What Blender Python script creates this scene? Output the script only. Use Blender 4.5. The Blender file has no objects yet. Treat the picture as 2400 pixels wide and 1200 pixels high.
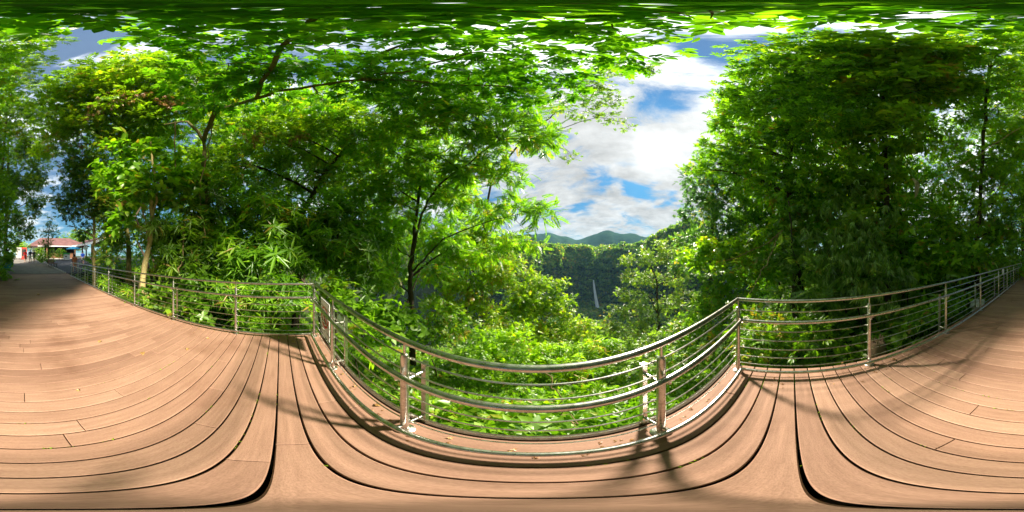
import bpy, bmesh, math, random
import numpy as np
from mathutils import Vector, Matrix, noise as mnoise
R = math.radians
rng = np.random.default_rng(7)
random.seed(7)
sc = bpy.context.scene
col = sc.collection

# ------------------------------------------------------------------ camera
# World frame: +X along the deck boards, +Y out over the valley, z = 0 on the deck.
EYE = 1.6
YAW = 8.5                      # the picture's centre looks 8.5 deg left of +Y
cam_d = bpy.data.cameras.new('panorama_camera')
cam_d.type = 'PANO'
cam_d.panorama_type = 'EQUIRECTANGULAR'
cam_d.clip_start = 0.02
cam_d.clip_end = 6000
cam = bpy.data.objects.new('panorama_camera', cam_d)
cam.location = (0, 0, EYE)
cam.rotation_euler = (R(90), 0, R(YAW))
col.objects.link(cam)
sc.camera = cam

# ------------------------------------------------------------------ sun, sky
SUN_OFF, SUN_EL = 41.0, 37.0   # clockwise from +Y, elevation
SUN = Vector((math.sin(R(SUN_OFF)) * math.cos(R(SUN_EL)), math.cos(R(SUN_OFF)) * math.cos(R(SUN_EL)), math.sin(R(SUN_EL))))
sl = bpy.data.lights.new('sun', 'SUN')
sl.energy = 4.1
sl.angle = R(5.5)
sl.color = (1.0, 0.9, 0.74)
so = bpy.data.objects.new('sun', sl)
so.rotation_euler = SUN.to_track_quat('Z', 'Y').to_euler()
so.location = (30, 40, 40)
col.objects.link(so)

w = bpy.data.worlds.new('World')
sc.world = w
w.use_nodes = True
nt = w.node_tree
nt.nodes.clear()
def N(tree, kind, **kw):
    n = tree.nodes.new(kind)
    for k, v in kw.items():
        setattr(n, k, v)
    return n
def math_node(tree, op, a, b=None, clamp=False):
    n = N(tree, 'ShaderNodeMath', operation=op, use_clamp=clamp)
    for i, x in enumerate((a, b)):
        if x is None: continue
        if isinstance(x, (int, float)): n.inputs[i].default_value = x
        else: tree.links.new(x, n.inputs[i])
    return n.outputs[0]
def dirv(u, v):
    off = R((u - 1200) * .15 - YAW); el = R((600 - v) * .15)
    return Vector((math.sin(off) * math.cos(el), math.cos(off) * math.cos(el), math.sin(el)))
def build_world():
    L = nt.links.new
    tc = N(nt, 'ShaderNodeTexCoord')
    sky = N(nt, 'ShaderNodeTexSky', sky_type='NISHITA', sun_disc=False, sun_elevation=R(SUN_EL), sun_rotation=R(SUN_OFF))
    sky.altitude = 300
    sky.air_density = 1.3
    sky.dust_density = 0.3
    sky.ozone_density = 3.0
    sep = N(nt, 'ShaderNodeSeparateXYZ')
    L(tc.outputs['Generated'], sep.inputs[0])
    zc = math_node(nt, 'ADD', math_node(nt, 'MAXIMUM', sep.outputs[2], 0.0), 0.30)
    px = math_node(nt, 'DIVIDE', sep.outputs[0], zc)
    py = math_node(nt, 'DIVIDE', sep.outputs[1], zc)
    ca, sa = math.cos(R(25)), math.sin(R(25))      # cloud streets drawn out across the valley
    rad_ = math_node(nt, 'MULTIPLY', math_node(nt, 'ADD', math_node(nt, 'MULTIPLY', px, sa), math_node(nt, 'MULTIPLY', py, ca)), 1.6)
    tan_ = math_node(nt, 'SUBTRACT', math_node(nt, 'MULTIPLY', px, ca), math_node(nt, 'MULTIPLY', py, sa))
    cmb = N(nt, 'ShaderNodeCombineXYZ')
    L(rad_, cmb.inputs[0]); L(tan_, cmb.inputs[1])
    cmb.inputs[2].default_value = 3.7
    n1 = N(nt, 'ShaderNodeTexNoise'); n1.inputs['Scale'].default_value = 2.4; n1.inputs['Detail'].default_value = 9; n1.inputs['Roughness'].default_value = .66; n1.inputs['Distortion'].default_value = .7
    n2 = N(nt, 'ShaderNodeTexNoise'); n2.inputs['Scale'].default_value = 5.0; n2.inputs['Detail'].default_value = 8; n2.inputs['Roughness'].default_value = .6
    L(cmb.outputs[0], n1.inputs[0]); L(cmb.outputs[0], n2.inputs[0])
    dens = n1.outputs[0]
    n3 = N(nt, 'ShaderNodeTexNoise'); n3.inputs['Scale'].default_value = 3.2; n3.inputs['Detail'].default_value = 6
    L(cmb.outputs[0], n3.inputs[0])
    wv = N(nt, 'ShaderNodeVectorMath', operation='MULTIPLY_ADD')
    L(n3.outputs['Color'], wv.inputs[0]); wv.inputs[1].default_value = (.34, .34, .2); L(tc.outputs['Generated'], wv.inputs[2])
    ws = N(nt, 'ShaderNodeVectorMath', operation='SUBTRACT'); L(wv.outputs[0], ws.inputs[0]); ws.inputs[1].default_value = (.17, .17, .1)
    wn = N(nt, 'ShaderNodeVectorMath', operation='NORMALIZE'); L(ws.outputs[0], wn.inputs[0])
    def lobe(d, power, gain, warp=False):
        vm = N(nt, 'ShaderNodeVectorMath', operation='DOT_PRODUCT')
        L(wn.outputs[0] if warp else tc.outputs['Generated'], vm.inputs[0]); vm.inputs[1].default_value = d
        p = math_node(nt, 'POWER', math_node(nt, 'MAXIMUM', vm.outputs['Value'], 0.0), power)
        return math_node(nt, 'MULTIPLY', p, gain)
    # the cloud deck is thick towards the valley and breaks up behind the viewer; a few clear holes
    dens = math_node(nt, 'ADD', dens, lobe(dirv(1600, 330), 2.0, .18))
    dens = math_node(nt, 'SUBTRACT', dens, lobe(dirv(330, 330), 3.0, .17))
    for (u, v, pw, g) in ((1715, 118, 260, .30), (1560, 265, 300, .26), (1410, 425, 500, .28), (1500, 440, 900, .24), (1570, 470, 900, .22), (1880, 92, 500, .28), (1590, 85, 700, .3), (1360, 485, 1500, .18)):
        dens = math_node(nt, 'SUBTRACT', dens, lobe(dirv(u, v), pw * .6, g * .95, True))
    mr = N(nt, 'ShaderNodeMapRange', interpolation_type='SMOOTHSTEP')
    mr.inputs['From Min'].default_value = .37; mr.inputs['From Max'].default_value = .66; mr.inputs['To Min'].default_value = .06
    L(dens, mr.inputs['Value'])
    # cloud brightness: grey undersides, glowing where the sun stands behind
    cr = N(nt, 'ShaderNodeMapRange')
    cr.inputs['From Min'].default_value = .32; cr.inputs['From Max'].default_value = .7
    cr.inputs['To Min'].default_value = .185; cr.inputs['To Max'].default_value = .29
    L(n2.outputs[0], cr.inputs['Value'])
    bright = math_node(nt, 'ADD', cr.outputs[0], lobe(SUN, 60, .17))
    bright = math_node(nt, 'ADD', bright, lobe(SUN, 900, .6))
    bright = math_node(nt, 'SUBTRACT', bright, lobe(dirv(1600, 210), 5, .13))
    # bright sky lobes added as fill light either side, hidden behind the trees
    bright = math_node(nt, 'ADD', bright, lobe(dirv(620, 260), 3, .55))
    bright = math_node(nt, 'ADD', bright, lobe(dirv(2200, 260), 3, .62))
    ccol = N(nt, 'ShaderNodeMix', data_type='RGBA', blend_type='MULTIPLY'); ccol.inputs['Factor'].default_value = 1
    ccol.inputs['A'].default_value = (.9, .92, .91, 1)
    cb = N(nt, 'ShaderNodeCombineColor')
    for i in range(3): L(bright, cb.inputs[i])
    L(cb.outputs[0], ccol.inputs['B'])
    ss = N(nt, 'ShaderNodeMix', data_type='RGBA', blend_type='MULTIPLY'); ss.inputs['Factor'].default_value = 1
    L(sky.outputs[0], ss.inputs['A']); ss.inputs['B'].default_value = (SKY_S * .055, SKY_S * .175, SKY_S * .23, 1)
    hz = N(nt, 'ShaderNodeMapRange'); hz.inputs['From Min'].default_value = .05; hz.inputs['From Max'].default_value = .85; hz.inputs['To Min'].default_value = .5; hz.inputs['To Max'].default_value = 1.15
    L(sep.outputs[2], hz.inputs['Value'])
    sh = N(nt, 'ShaderNodeVectorMath', operation='SCALE'); L(ss.outputs['Result'], sh.inputs[0]); L(hz.outputs[0], sh.inputs['Scale'])
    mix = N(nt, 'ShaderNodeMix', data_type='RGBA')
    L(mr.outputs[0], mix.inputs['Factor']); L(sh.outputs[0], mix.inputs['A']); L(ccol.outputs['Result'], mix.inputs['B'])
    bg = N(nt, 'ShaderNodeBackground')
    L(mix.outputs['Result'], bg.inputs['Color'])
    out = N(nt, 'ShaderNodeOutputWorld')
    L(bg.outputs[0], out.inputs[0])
SKY_S = 0.15
build_world()
vs = sc.view_settings
vs.view_transform = 'Standard'; vs.look = 'None'; vs.exposure = 1.95; vs.gamma = 1.0; vs.use_curve_mapping = False
cy = sc.cycles
cy.use_denoising = True
sc.render.filter_size = 1.1
cy.max_bounces = 9; cy.diffuse_bounces = 6; cy.glossy_bounces = 3; cy.transmission_bounces = 6; cy.volume_bounces = 1
cy.sample_clamp_indirect = 6.0

# ------------------------------------------------------------------ helpers
def off_of(u): return R((u - 1200) * .15 - YAW)
def P(u, v, s):
    """point at slant distance s in the direction (u, v) of the panorama"""
    d = dirv(u, v)
    return Vector((d.x * s, d.y * s, EYE + d.z * s))
def G(u, d, z):
    o = off_of(u)
    return Vector((math.sin(o) * d, math.cos(o) * d, z))
def sm(a, b, x):
    t = min(1., max(0., (x - a) / (b - a)))
    return t * t * (3 - 2 * t)

def tag(o, label=None, cat=None, group=None, kind=None):
    if label: o['label'] = label
    if cat: o['category'] = cat
    if group: o['group'] = group
    if kind: o['kind'] = kind
    return o
def thing(name, loc, label, cat, group=None, rz=0):
    o = bpy.data.objects.new(name, None)
    o.empty_display_size = .2
    o.location = loc; o.rotation_euler = (0, 0, rz)
    col.objects.link(o)
    return tag(o, label, cat, group)
def link_mesh(name, me, mat, parent=None, loc=(0, 0, 0)):
    o = bpy.data.objects.new(name, me)
    for m in (mat if isinstance(mat, (list, tuple)) else [mat]):
        me.materials.append(m)
    col.objects.link(o)
    if parent is not None:
        o.parent = parent
    o.location = loc
    return o
class MB:
    """mesh collector in plain lists (boxes, tubes, lathes, prisms)"""
    def __init__(s): s.v = []; s.f = []; s.m = []; s.t = []
    def add(s, vs, fs, mi=0, tone=.5):
        b = len(s.v)
        s.v += [tuple(x) for x in vs]
        s.f += [tuple(b + i for i in f) for f in fs]
        s.m += [mi] * len(fs); s.t += [tone] * len(fs)
    def box(s, c, size, rz=0, mi=0, tone=.5, M=None):
        hx, hy, hz = size[0] / 2, size[1] / 2, size[2] / 2
        vs = [Vector((x, y, z)) for z in (-hz, hz) for y in (-hy, hy) for x in (-hx, hx)]
        M = M or Matrix.Rotation(rz, 4, 'Z')
        vs = [M @ v + Vector(c) for v in vs]
        s.add(vs, [(0, 2, 3, 1), (4, 5, 7, 6), (0, 1, 5, 4), (2, 6, 7, 3), (0, 4, 6, 2), (1, 3, 7, 5)], mi, tone)
    def bevel_box(s, c, size, b=.01, mi=0, tone=.5):
        """box with chamfered top edges"""
        hx, hy, hz = size[0] / 2, size[1] / 2, size[2] / 2
        c = Vector(c)
        r0 = [(-hx, -hy, -hz), (hx, -hy, -hz), (hx, hy, -hz), (-hx, hy, -hz)]
        r1 = [(-hx, -hy, hz - b), (hx, -hy, hz - b), (hx, hy, hz - b), (-hx, hy, hz - b)]
        r2 = [(-hx + b, -hy + b, hz), (hx - b, -hy + b, hz), (hx - b, hy - b, hz), (-hx + b, hy - b, hz)]
        vs = [c + Vector(x) for x in r0 + r1 + r2]
        fs = [(3, 2, 1, 0), (8, 9, 10, 11)]
        for k in (0, 4):
            for i in range(4):
                j = (i + 1) % 4
                fs.append((k + i, k + j, k + 4 + j, k + 4 + i))
        s.add(vs, fs, mi, tone)
    def tube(s, pts, radii, n=8, mi=0, cap=True, tone=.5):
        pts = [Vector(p) for p in pts]
        if not isinstance(radii, (list, tuple)): radii = [radii] * len(pts)
        vs = []; fs = []
        ref = None
        for i, p in enumerate(pts):
            t = (pts[min(i + 1, len(pts) - 1)] - pts[max(i - 1, 0)])
            if t.length < 1e-9: t = Vector((0, 0, 1))
            t.normalize()
            if ref is None or abs(ref.dot(t)) > .95:
                ref = Vector((0, 0, 1)) if abs(t.z) < .9 else Vector((1, 0, 0))
            a = t.cross(ref).normalized(); ref = a.cross(t).normalized()
            b = ref
            for k in range(n):
                an = 2 * math.pi * k / n
                vs.append(p + (a * math.cos(an) + b * math.sin(an)) * radii[i])
        for i in range(len(pts) - 1):
            for k in range(n):
                k2 = (k + 1) % n
                fs.append((i * n + k, i * n + k2, (i + 1) * n + k2, (i + 1) * n + k))
        if cap:
            fs.append(tuple(range(n))[::-1]); fs.append(tuple((len(pts) - 1) * n + k for k in range(n)))
        s.add(vs, fs, mi, tone)
    def lathe(s, c, prof, n=16, mi=0, sx=1, sy=1, tone=.5):
        c = Vector(c); vs = []; fs = []
        for (r, z) in prof:
            for k in range(n):
                an = 2 * math.pi * k / n
                vs.append(c + Vector((r * math.cos(an) * sx, r * math.sin(an) * sy, z)))
        for i in range(len(prof) - 1):
            for k in range(n):
                k2 = (k + 1) % n
                fs.append((i * n + k, i * n + k2, (i + 1) * n + k2, (i + 1) * n + k))
        fs.append(tuple(range(n))[::-1]); fs.append(tuple((len(prof) - 1) * n + k for k in range(n)))
        s.add(vs, fs, mi, tone)
    def mesh(s, name, smooth=True, tones=False):
        me = bpy.data.meshes.new(name)
        me.from_pydata(s.v, [], s.f)
        if any(s.m): me.polygons.foreach_set('material_index', s.m)
        if smooth: me.polygons.foreach_set('use_smooth', [True] * len(s.f))
        if tones:
            a = me.attributes.new('tone', 'FLOAT', 'FACE'); a.data.foreach_set('value', s.t)
        me.update()
        if smooth:
            try: me.set_sharp_from_angle(angle=R(38))
            except Exception: pass
        return me
    def build(s, name, mat, parent=None, smooth=True, tones=False, loc=(0, 0, 0)):
        return link_mesh(name, s.mesh(name, smooth, tones), mat, parent, loc)

# ------------------------------------------------------------------ materials
def newmat(name):
    m = bpy.data.materials.new(name); m.use_nodes = True
    t = m.node_tree; b = t.nodes['Principled BSDF']
    return m, t, b
def ramp(t, fac, stops):
    r = N(t, 'ShaderNodeValToRGB')
    e = r.color_ramp.elements
    while len(e) < len(stops): e.new(.5)
    for i, (p, c) in enumerate(stops):
        e[i].position = p; e[i].color = (*c, 1)
    if fac is not None: t.links.new(fac, r.inputs[0])
    return r.outputs[0]
def tex(t, kind, scale, vec=None, **inp):
    n = N(t, kind); n.inputs['Scale'].default_value = scale
    for k, v in inp.items(): n.inputs[k].default_value = v
    if vec is not None: t.links.new(vec, n.inputs['Vector'])
    return n
def coords(t, scale=(1, 1, 1), obj=True):
    c = N(t, 'ShaderNodeTexCoord'); mp = N(t, 'ShaderNodeMapping')
    mp.inputs['Scale'].default_value = scale
    t.links.new(c.outputs['Object' if obj else 'Generated'], mp.inputs[0])
    return mp.outputs[0]
def bump(t, b, h, strength=.3, dist=.01):
    n = N(t, 'ShaderNodeBump'); n.inputs['Strength'].default_value = strength; n.inputs['Distance'].default_value = dist
    t.links.new(h, n.inputs['Height']); t.links.new(n.outputs[0], b.inputs['Normal'])
def noisy(name, c0, c1, scale=6, rough=.7, metal=0., bs=.2, detail=6, stretch=(1, 1, 1), spec=.4):
    m, t, b = newmat(name)
    n = tex(t, 'ShaderNodeTexNoise', scale, coords(t, stretch), Detail=detail, Roughness=.65)
    t.links.new(ramp(t, n.outputs[0], [(.3, c0), (.7, c1)]), b.inputs['Base Color'])
    b.inputs['Roughness'].default_value = rough; b.inputs['Metallic'].default_value = metal
    b.inputs['Specular IOR Level'].default_value = spec
    if bs: bump(t, b, n.outputs[0], bs, .02)
    return m
def leaf_mat(name, c0, c1, c2, trans=.5, rough=.36, spec=.5, tg=(1.75, 1.9, .5), old=(.34, .24, .05)):
    """leaf colours by the leaf's own age (tone), thin and translucent"""
    m, t, b = newmat(name)
    a = N(t, 'ShaderNodeAttribute', attribute_name='tone')
    cr = ramp(t, a.outputs['Fac'], [(.05, c0), (.5, c1), (.93, c2), (.99, old)])
    t.links.new(cr, b.inputs['Base Color'])
    b.inputs['Roughness'].default_value = rough; b.inputs['Specular IOR Level'].default_value = spec
    tr = N(t, 'ShaderNodeBsdfTranslucent')
    mu = N(t, 'ShaderNodeMix', data_type='RGBA', blend_type='MULTIPLY'); mu.inputs['Factor'].default_value = 1
    t.links.new(cr, mu.inputs['A']); mu.inputs['B'].default_value = (*tg, 1)
    t.links.new(mu.outputs['Result'], tr.inputs['Color'])
    mx = N(t, 'ShaderNodeMixShader'); mx.inputs[0].default_value = trans
    t.links.new(b.outputs[0], mx.inputs[1]); t.links.new(tr.outputs[0], mx.inputs[2])
    t.links.new(mx.outputs[0], t.nodes['Material Output'].inputs[0])
    return m
LEAF = dict(
    dark=leaf_mat('leaf_dark', (0.042, 0.100, 0.014), (0.091, 0.182, 0.017), (0.182, 0.310, 0.024)),
    mid=leaf_mat('leaf_mid', (0.056, 0.132, 0.012), (0.133, 0.271, 0.016), (0.266, 0.420, 0.024)),
    yellow=leaf_mat('leaf_yellow', (0.110, 0.228, 0.012), (0.232, 0.408, 0.017), (0.403, 0.540, 0.030)),
    lime=leaf_mat('leaf_lime', (0.084, 0.177, 0.012), (0.195, 0.332, 0.017), (0.392, 0.497, 0.026)),
    fresh=leaf_mat('leaf_fresh', (0.070, 0.172, 0.012), (0.160, 0.332, 0.017), (0.321, 0.497, 0.026)),
    olive=leaf_mat('leaf_olive', (0.073, 0.144, 0.026), (0.159, 0.264, 0.038), (0.305, 0.408, 0.066)),
    blue=leaf_mat('leaf_bluish', (0.037, 0.102, 0.034), (0.085, 0.198, 0.054), (0.183, 0.312, 0.096)),
    canopy=leaf_mat('leaf_canopy', (0.049, 0.155, 0.010), (0.104, 0.265, 0.012), (0.209, 0.420, 0.019), trans=.56, old=(.2, .4, .02)),
    pale=leaf_mat('leaf_pale', (0.110, 0.192, 0.048), (0.207, 0.336, 0.072), (0.366, 0.480, 0.132)),
    forest=leaf_mat('leaf_forest', (0.043, 0.102, 0.019), (0.110, 0.204, 0.031), (0.268, 0.384, 0.054), trans=.45),
    withered=leaf_mat('leaf_withered', (.34, .27, .16), (.46, .37, .23), (.58, .5, .34), trans=.25, old=(.5, .42, .25)),
    dead=leaf_mat('leaf_dead', (0.195, 0.090, 0.030), (0.390, 0.204, 0.072), (0.500, 0.408, 0.144), trans=.2, old=(.5, .36, .15)),
)
M = dict(
    bark_dark=noisy('bark_dark', (.025, .018, .011), (.075, .055, .032), 7, .9, bs=.8, stretch=(3, 3, .6)),
    bark_pale=noisy('bark_pale', (.22, .17, .055), (.46, .38, .17), 5, .85, bs=.5, stretch=(1.5, 1.5, .8)),
    bark_moss=noisy('bark_moss', (.07, .07, .018), (.22, .18, .06), 6, .9, bs=.7, stretch=(2, 2, .6)),
    vine=noisy('vine_bark', (.12, .085, .035), (.3, .22, .1), 9, .9, bs=.4, stretch=(3, 3, .5)),
    concrete=noisy('concrete', (.34, .33, .31), (.5, .49, .46), 4, .9),
    white=noisy('white_paint', (.68, .69, .7), (.8, .8, .79), 3, .6, bs=.03),
    dark=noisy('dark_void', (.02, .02, .02), (.045, .04, .035), 3, .9),
    red=noisy('red_paint', (.5, .03, .025), (.62, .05, .035), 4, .5, bs=.03),
    green=noisy('green_paint', (.03, .28, .06), (.05, .36, .09), 4, .5, bs=.03),
    blue=noisy('blue_paint', (.01, .16, .34), (.02, .22, .42), 4, .45, bs=.03),
    teal=noisy('teal_plastic', (.02, .22, .3), (.04, .3, .38), 5, .5, bs=.05),
    wood=noisy('brown_wood', (.1, .045, .022), (.2, .095, .05), 6, .8, stretch=(1, 1, 4)),
    yellow=noisy('yellow_paint', (.6, .4, .03), (.7, .5, .06), 4, .5, bs=.03),
    skin=noisy('skin', (.46, .25, .17), (.55, .32, .22), 12, .55, bs=.05),
    black=noisy('black_metal', (.015, .015, .016), (.04, .04, .042), 5, .5, bs=.05),
    rock=noisy('rock', (.12, .075, .045), (.27, .19, .12), 2.2, .95, bs=.9, detail=9),
)
def steel():
    m, t, b = newmat('brushed_steel')
    n = tex(t, 'ShaderNodeTexNoise', 14, coords(t), Detail=8, Roughness=.7)
    t.links.new(ramp(t, n.outputs[0], [(.32, (.40, .37, .33)), (.5, (.60, .58, .54)), (.68, (.72, .70, .67))]), b.inputs['Base Color'])
    r = N(t, 'ShaderNodeMapRange'); r.inputs['To Min'].default_value = .18; r.inputs['To Max'].default_value = .42
    n2 = tex(t, 'ShaderNodeTexNoise', 45, coords(t), Detail=4)
    t.links.new(n2.outputs[0], r.inputs['Value']); t.links.new(r.outputs[0], b.inputs['Roughness'])
    b.inputs['Metallic'].default_value = 1
    return m
M['steel'] = steel()
def deck_mat():
    m, t, b = newmat('deck_boards')
    a = N(t, 'ShaderNodeAttribute', attribute_name='tone')
    c = coords(t, (1.2, 14, 1))
    n = tex(t, 'ShaderNodeTexNoise', 2.2, c, Detail=9, Roughness=.7)
    n2 = tex(t, 'ShaderNodeTexNoise', .55, coords(t), Detail=7, Roughness=.62)
    n3 = tex(t, 'ShaderNodeTexNoise', 60, coords(t, (1, 4, 1)), Detail=3)
    base = ramp(t, a.outputs['Fac'], [(0, (.265, .154, .107)), (.5, (.340, .204, .142)), (1, (.41, .255, .18))])
    gr = ramp(t, n.outputs[0], [(.25, (.70, .67, .64)), (.75, (1.12, 1.12, 1.12))])
    st = ramp(t, n2.outputs[0], [(.30, (.62, .55, .50)), (.44, (.93, .91, .9)), (.55, (1, 1, 1)), (.75, (1.1, 1.08, 1.02))])
    fi = ramp(t, n3.outputs[0], [(.3, (.82, .79, .77)), (.6, (1.05, 1.05, 1.05))])
    prev = base
    for x in (gr, st, fi):
        mu = N(t, 'ShaderNodeMix', data_type='RGBA', blend_type='MULTIPLY'); mu.inputs['Factor'].default_value = 1
        t.links.new(prev, mu.inputs['A']); t.links.new(x, mu.inputs['B']); prev = mu.outputs['Result']
    t.links.new(prev, b.inputs['Base Color'])
    b.inputs['Roughness'].default_value = .68; b.inputs['Specular IOR Level'].default_value = .3
    bump(t, b, n.outputs[0], .25, .006)
    return m
M['deck'] = deck_mat()
def ground_mat():
    m, t, b = newmat('forest_floor')
    n = tex(t, 'ShaderNodeTexNoise', .7, coords(t), Detail=10, Roughness=.7)
    t.links.new(ramp(t, n.outputs[0], [(.3, (.018, .016, .008)), (.5, (.03, .04, .012)), (.7, (.05, .075, .02))]), b.inputs['Base Color'])
    b.inputs['Roughness'].default_value = .95; b.inputs['Specular IOR Level'].default_value = .1
    bump(t, b, n.outputs[0], .7, .3)
    return m
M['ground'] = ground_mat()
M['path'] = noisy('path_concrete', (.12, .105, .09), (.21, .19, .165), 1.6, .9, bs=.2, detail=9)
M['asphalt'] = noisy('asphalt', (.04, .042, .05), (.075, .078, .09), 2.5, .9, bs=.2, detail=9)
M['hills'] = noisy('far_hills', (.02, .05, .042), (.045, .09, .06), .02, .95, bs=0, detail=9, spec=0)
def roof_mat():
    m, t, b = newmat('red_roof_tiles')
    c = coords(t)
    wv = N(t, 'ShaderNodeTexWave', wave_type='BANDS', bands_direction='X'); wv.inputs['Scale'].default_value = 1.6; wv.inputs['Distortion'].default_value = .6
    t.links.new(c, wv.inputs[0])
    n = tex(t, 'ShaderNodeTexNoise', 1.2, c, Detail=8)
    cr = ramp(t, n.outputs[0], [(.3, (.10, .042, .04)), (.7, (.18, .085, .078))])
    t.links.new(cr, b.inputs['Base Color']); b.inputs['Roughness'].default_value = .8
    bump(t, b, wv.outputs[0], .6, .05)
    return m
M['roof'] = roof_mat()

# ------------------------------------------------------------------ terrain
def cliff_r(th):
    return 395 - 150 * sm(3, 34, abs(th - 20)) + 14 * mnoise.noise(Vector((th * .22, 3, 0)))
def ground_z(x, y):
    r = math.hypot(x, y); th = math.degrees(math.atan2(x, y))     # off angle, 0 = out over the valley
    wf = sm(105, 55, abs(th))                                     # front sector
    # front profile: the slope drops away to the gorge, then the cliff with the fall
    rc = cliff_r(th)
    prof = [(0, -1.5), (.9, -1.6), (2, -2.2), (5, -4.0), (10, -6.5), (30, -17), (90, -55), (.62 * rc, -112), (.88 * rc, -124), (.935 * rc, -116), (.975 * rc, -62), (1.02 * rc, -14), (1.08 * rc, 8), (1.2 * rc, 18), (700, 18), (1000, 20), (3000, 20)]
    zf = prof[-1][1]
    for (a, za), (b, zb) in zip(prof, prof[1:]):
        if r <= b:
            zf = za + (zb - za) * (r - a) / (b - a); break
    if r > .3 * rc:
        zf += 34 * sm(33, 52, th) * sm(.4, .85, r / rc)
    if r > 12:
        zf += mnoise.fractal(Vector((x * .02, y * .02, 0)), 1, 2, 4) * min(10, r * .05)
    # the stream bed notch the fall drops from
    if .97 * rc < r < 1.3 * rc:
        zf -= 26 * math.exp(-((th - 21.0) / 1.3) ** 2)
    # back and sides: gently level ground, path rises behind the deck
    zb = -1.0 - .05 * min(r, 60)
    if y < -10:
        up = min(1.05, max(0., .08 * (-14 - y)))
        k = sm(-9.5, -13.0, y)
        zb = zb * (1 - k) + (up - .06) * k
    return zf * wf + zb * (1 - wf)

def build_ground():
    nth = 360
    rad = [0.0] + list(np.geomspace(.6, 130, 64)) + list(np.linspace(136, 480, 110)) + list(np.geomspace(500, 2600, 16))
    vs = [(0, 0, ground_z(0, 0.01))]; fs = []
    for r in rad[1:]:
        for k in range(nth):
            a = 2 * math.pi * k / nth
            x, y = r * math.sin(a), r * math.cos(a)
            vs.append((x, y, ground_z(x, y)))
    for k in range(nth):
        fs.append((0, 1 + (k + 1) % nth, 1 + k))
    for i in range(len(rad) - 2):
        a, b = 1 + i * nth, 1 + (i + 1) * nth
        for k in range(nth):
            k2 = (k + 1) % nth
            fs.append((a + k, a + k2, b + k2, b + k))
    me = bpy.data.meshes.new('ground'); me.from_pydata(vs, [], fs)
    me.polygons.foreach_set('use_smooth', [True] * len(fs)); me.update()
    tag(link_mesh('ground', me, M['ground']), kind='structure')
build_ground()

def build_hills():
    # blue ridges far beyond the rim
    def h(th, r):
        ridge = [(-60, 90), (-20, 120), (-4, 150), (4, 168), (10, 140), (15, 120), (25, 185), (30, 160), (33, 165), (38, 140), (48, 120), (70, 90)]
        z = 80
        for (a, za), (b, zb) in zip(ridge, ridge[1:]):
            if a <= th <= b:
                f = (th - a) / (b - a); f = f * f * (3 - 2 * f); z = za + (zb - za) * f
        prof = math.sin(math.pi * min(1, max(0, (r - 760) / 900))) ** .8
        n = mnoise.fractal(Vector((th * .25, r * .006, 4)), 1, 2, 5)
        return (z + n * 9) * prof - 12
    vs = []; fs = []; ths = np.linspace(-60, 70, 280); rs = np.linspace(760, 1660, 40)
    for r in rs:
        for th in ths:
            vs.append((r * math.sin(R(th)), r * math.cos(R(th)), h(th, r) + 12))
    n = len(ths)
    for i in range(len(rs) - 1):
        for k in range(n - 1):
            fs.append((i * n + k, i * n + k + 1, (i + 1) * n + k + 1, (i + 1) * n + k))
    me = bpy.data.meshes.new('hills'); me.from_pydata(vs, [], fs)
    me.polygons.foreach_set('use_smooth', [True] * len(fs)); me.update()
    tag(link_mesh('hills', me, M['hills']), kind='structure')
build_hills()

# ------------------------------------------------------------------ deck, path, road
LX0, LX1 = -2.93, -3.62      # left rail line at y = .62 and y = -12.2
RX0, RX1 = 1.80, 1.97        # right rail line at y = .62 and y = -13.2
def left_x(y): return LX0 + (LX1 - LX0) * (.62 - y) / 12.8
def right_x(y): return RX0 + (RX1 - RX0) * (.62 - y) / 13.8
DECK_END = -14.3
def build_deck():
    m = MB(); gap = .012; pitch = .157
    y = .737
    ys = [(.603, .737)]
    e = .597
    while e > DECK_END:
        ys.append((e - pitch + gap, e)); e -= pitch
    r = random.Random(3)
    for i, (y0, y1) in enumerate(ys):
        yc = (y0 + y1) / 2
        xl = left_x(yc) - .13 - (.05 if yc < -10 else 0); xr = right_x(yc) + .13
        cuts = [xl]
        if i % 3 != 0 or i > 8:
            x = xl + r.uniform(.6, 2.9)
            while x < xr - .5:
                cuts.append(x); x += r.choice((2.4, 2.4, 1.8, 3.0))
        cuts.append(xr)
        for a, b in zip(cuts, cuts[1:]):
            m.bevel_box(((a + b) / 2, yc, -.017 + r.uniform(-.001, .001)), (b - a - .004, y1 - y0, .034), .004, tone=min(1, max(0, r.gauss(.5, .22))))
    o = m.build('deck', M['deck'], smooth=False, tones=True)
    tag(o, kind='structure')
    j = MB()
    for x in np.arange(-2.9, 1.9, .6):
        j.box((x, -6.8, -.135), (.07, 14.6, .19))
    for (x, yy) in ((-2.9, .5), (-.6, .5), (1.6, .5), (-2.9, -4), (1.6, -4), (-3.2, -9), (1.7, -9)):
        j.box((x, yy, -1.23), (.16, .16, 2.0))
    j.box((-.55, .79, -.11), (4.9, .05, .18))
    j.box((-.75, -6.8, -.25), (4.9, 14.7, .03))  # dark sheet added below the joists, stands in for shade in the board gaps
    tag(j.build('joists_and_dark_sheet', M['bark_dark'], smooth=False), kind='structure')
build_deck()

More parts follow.
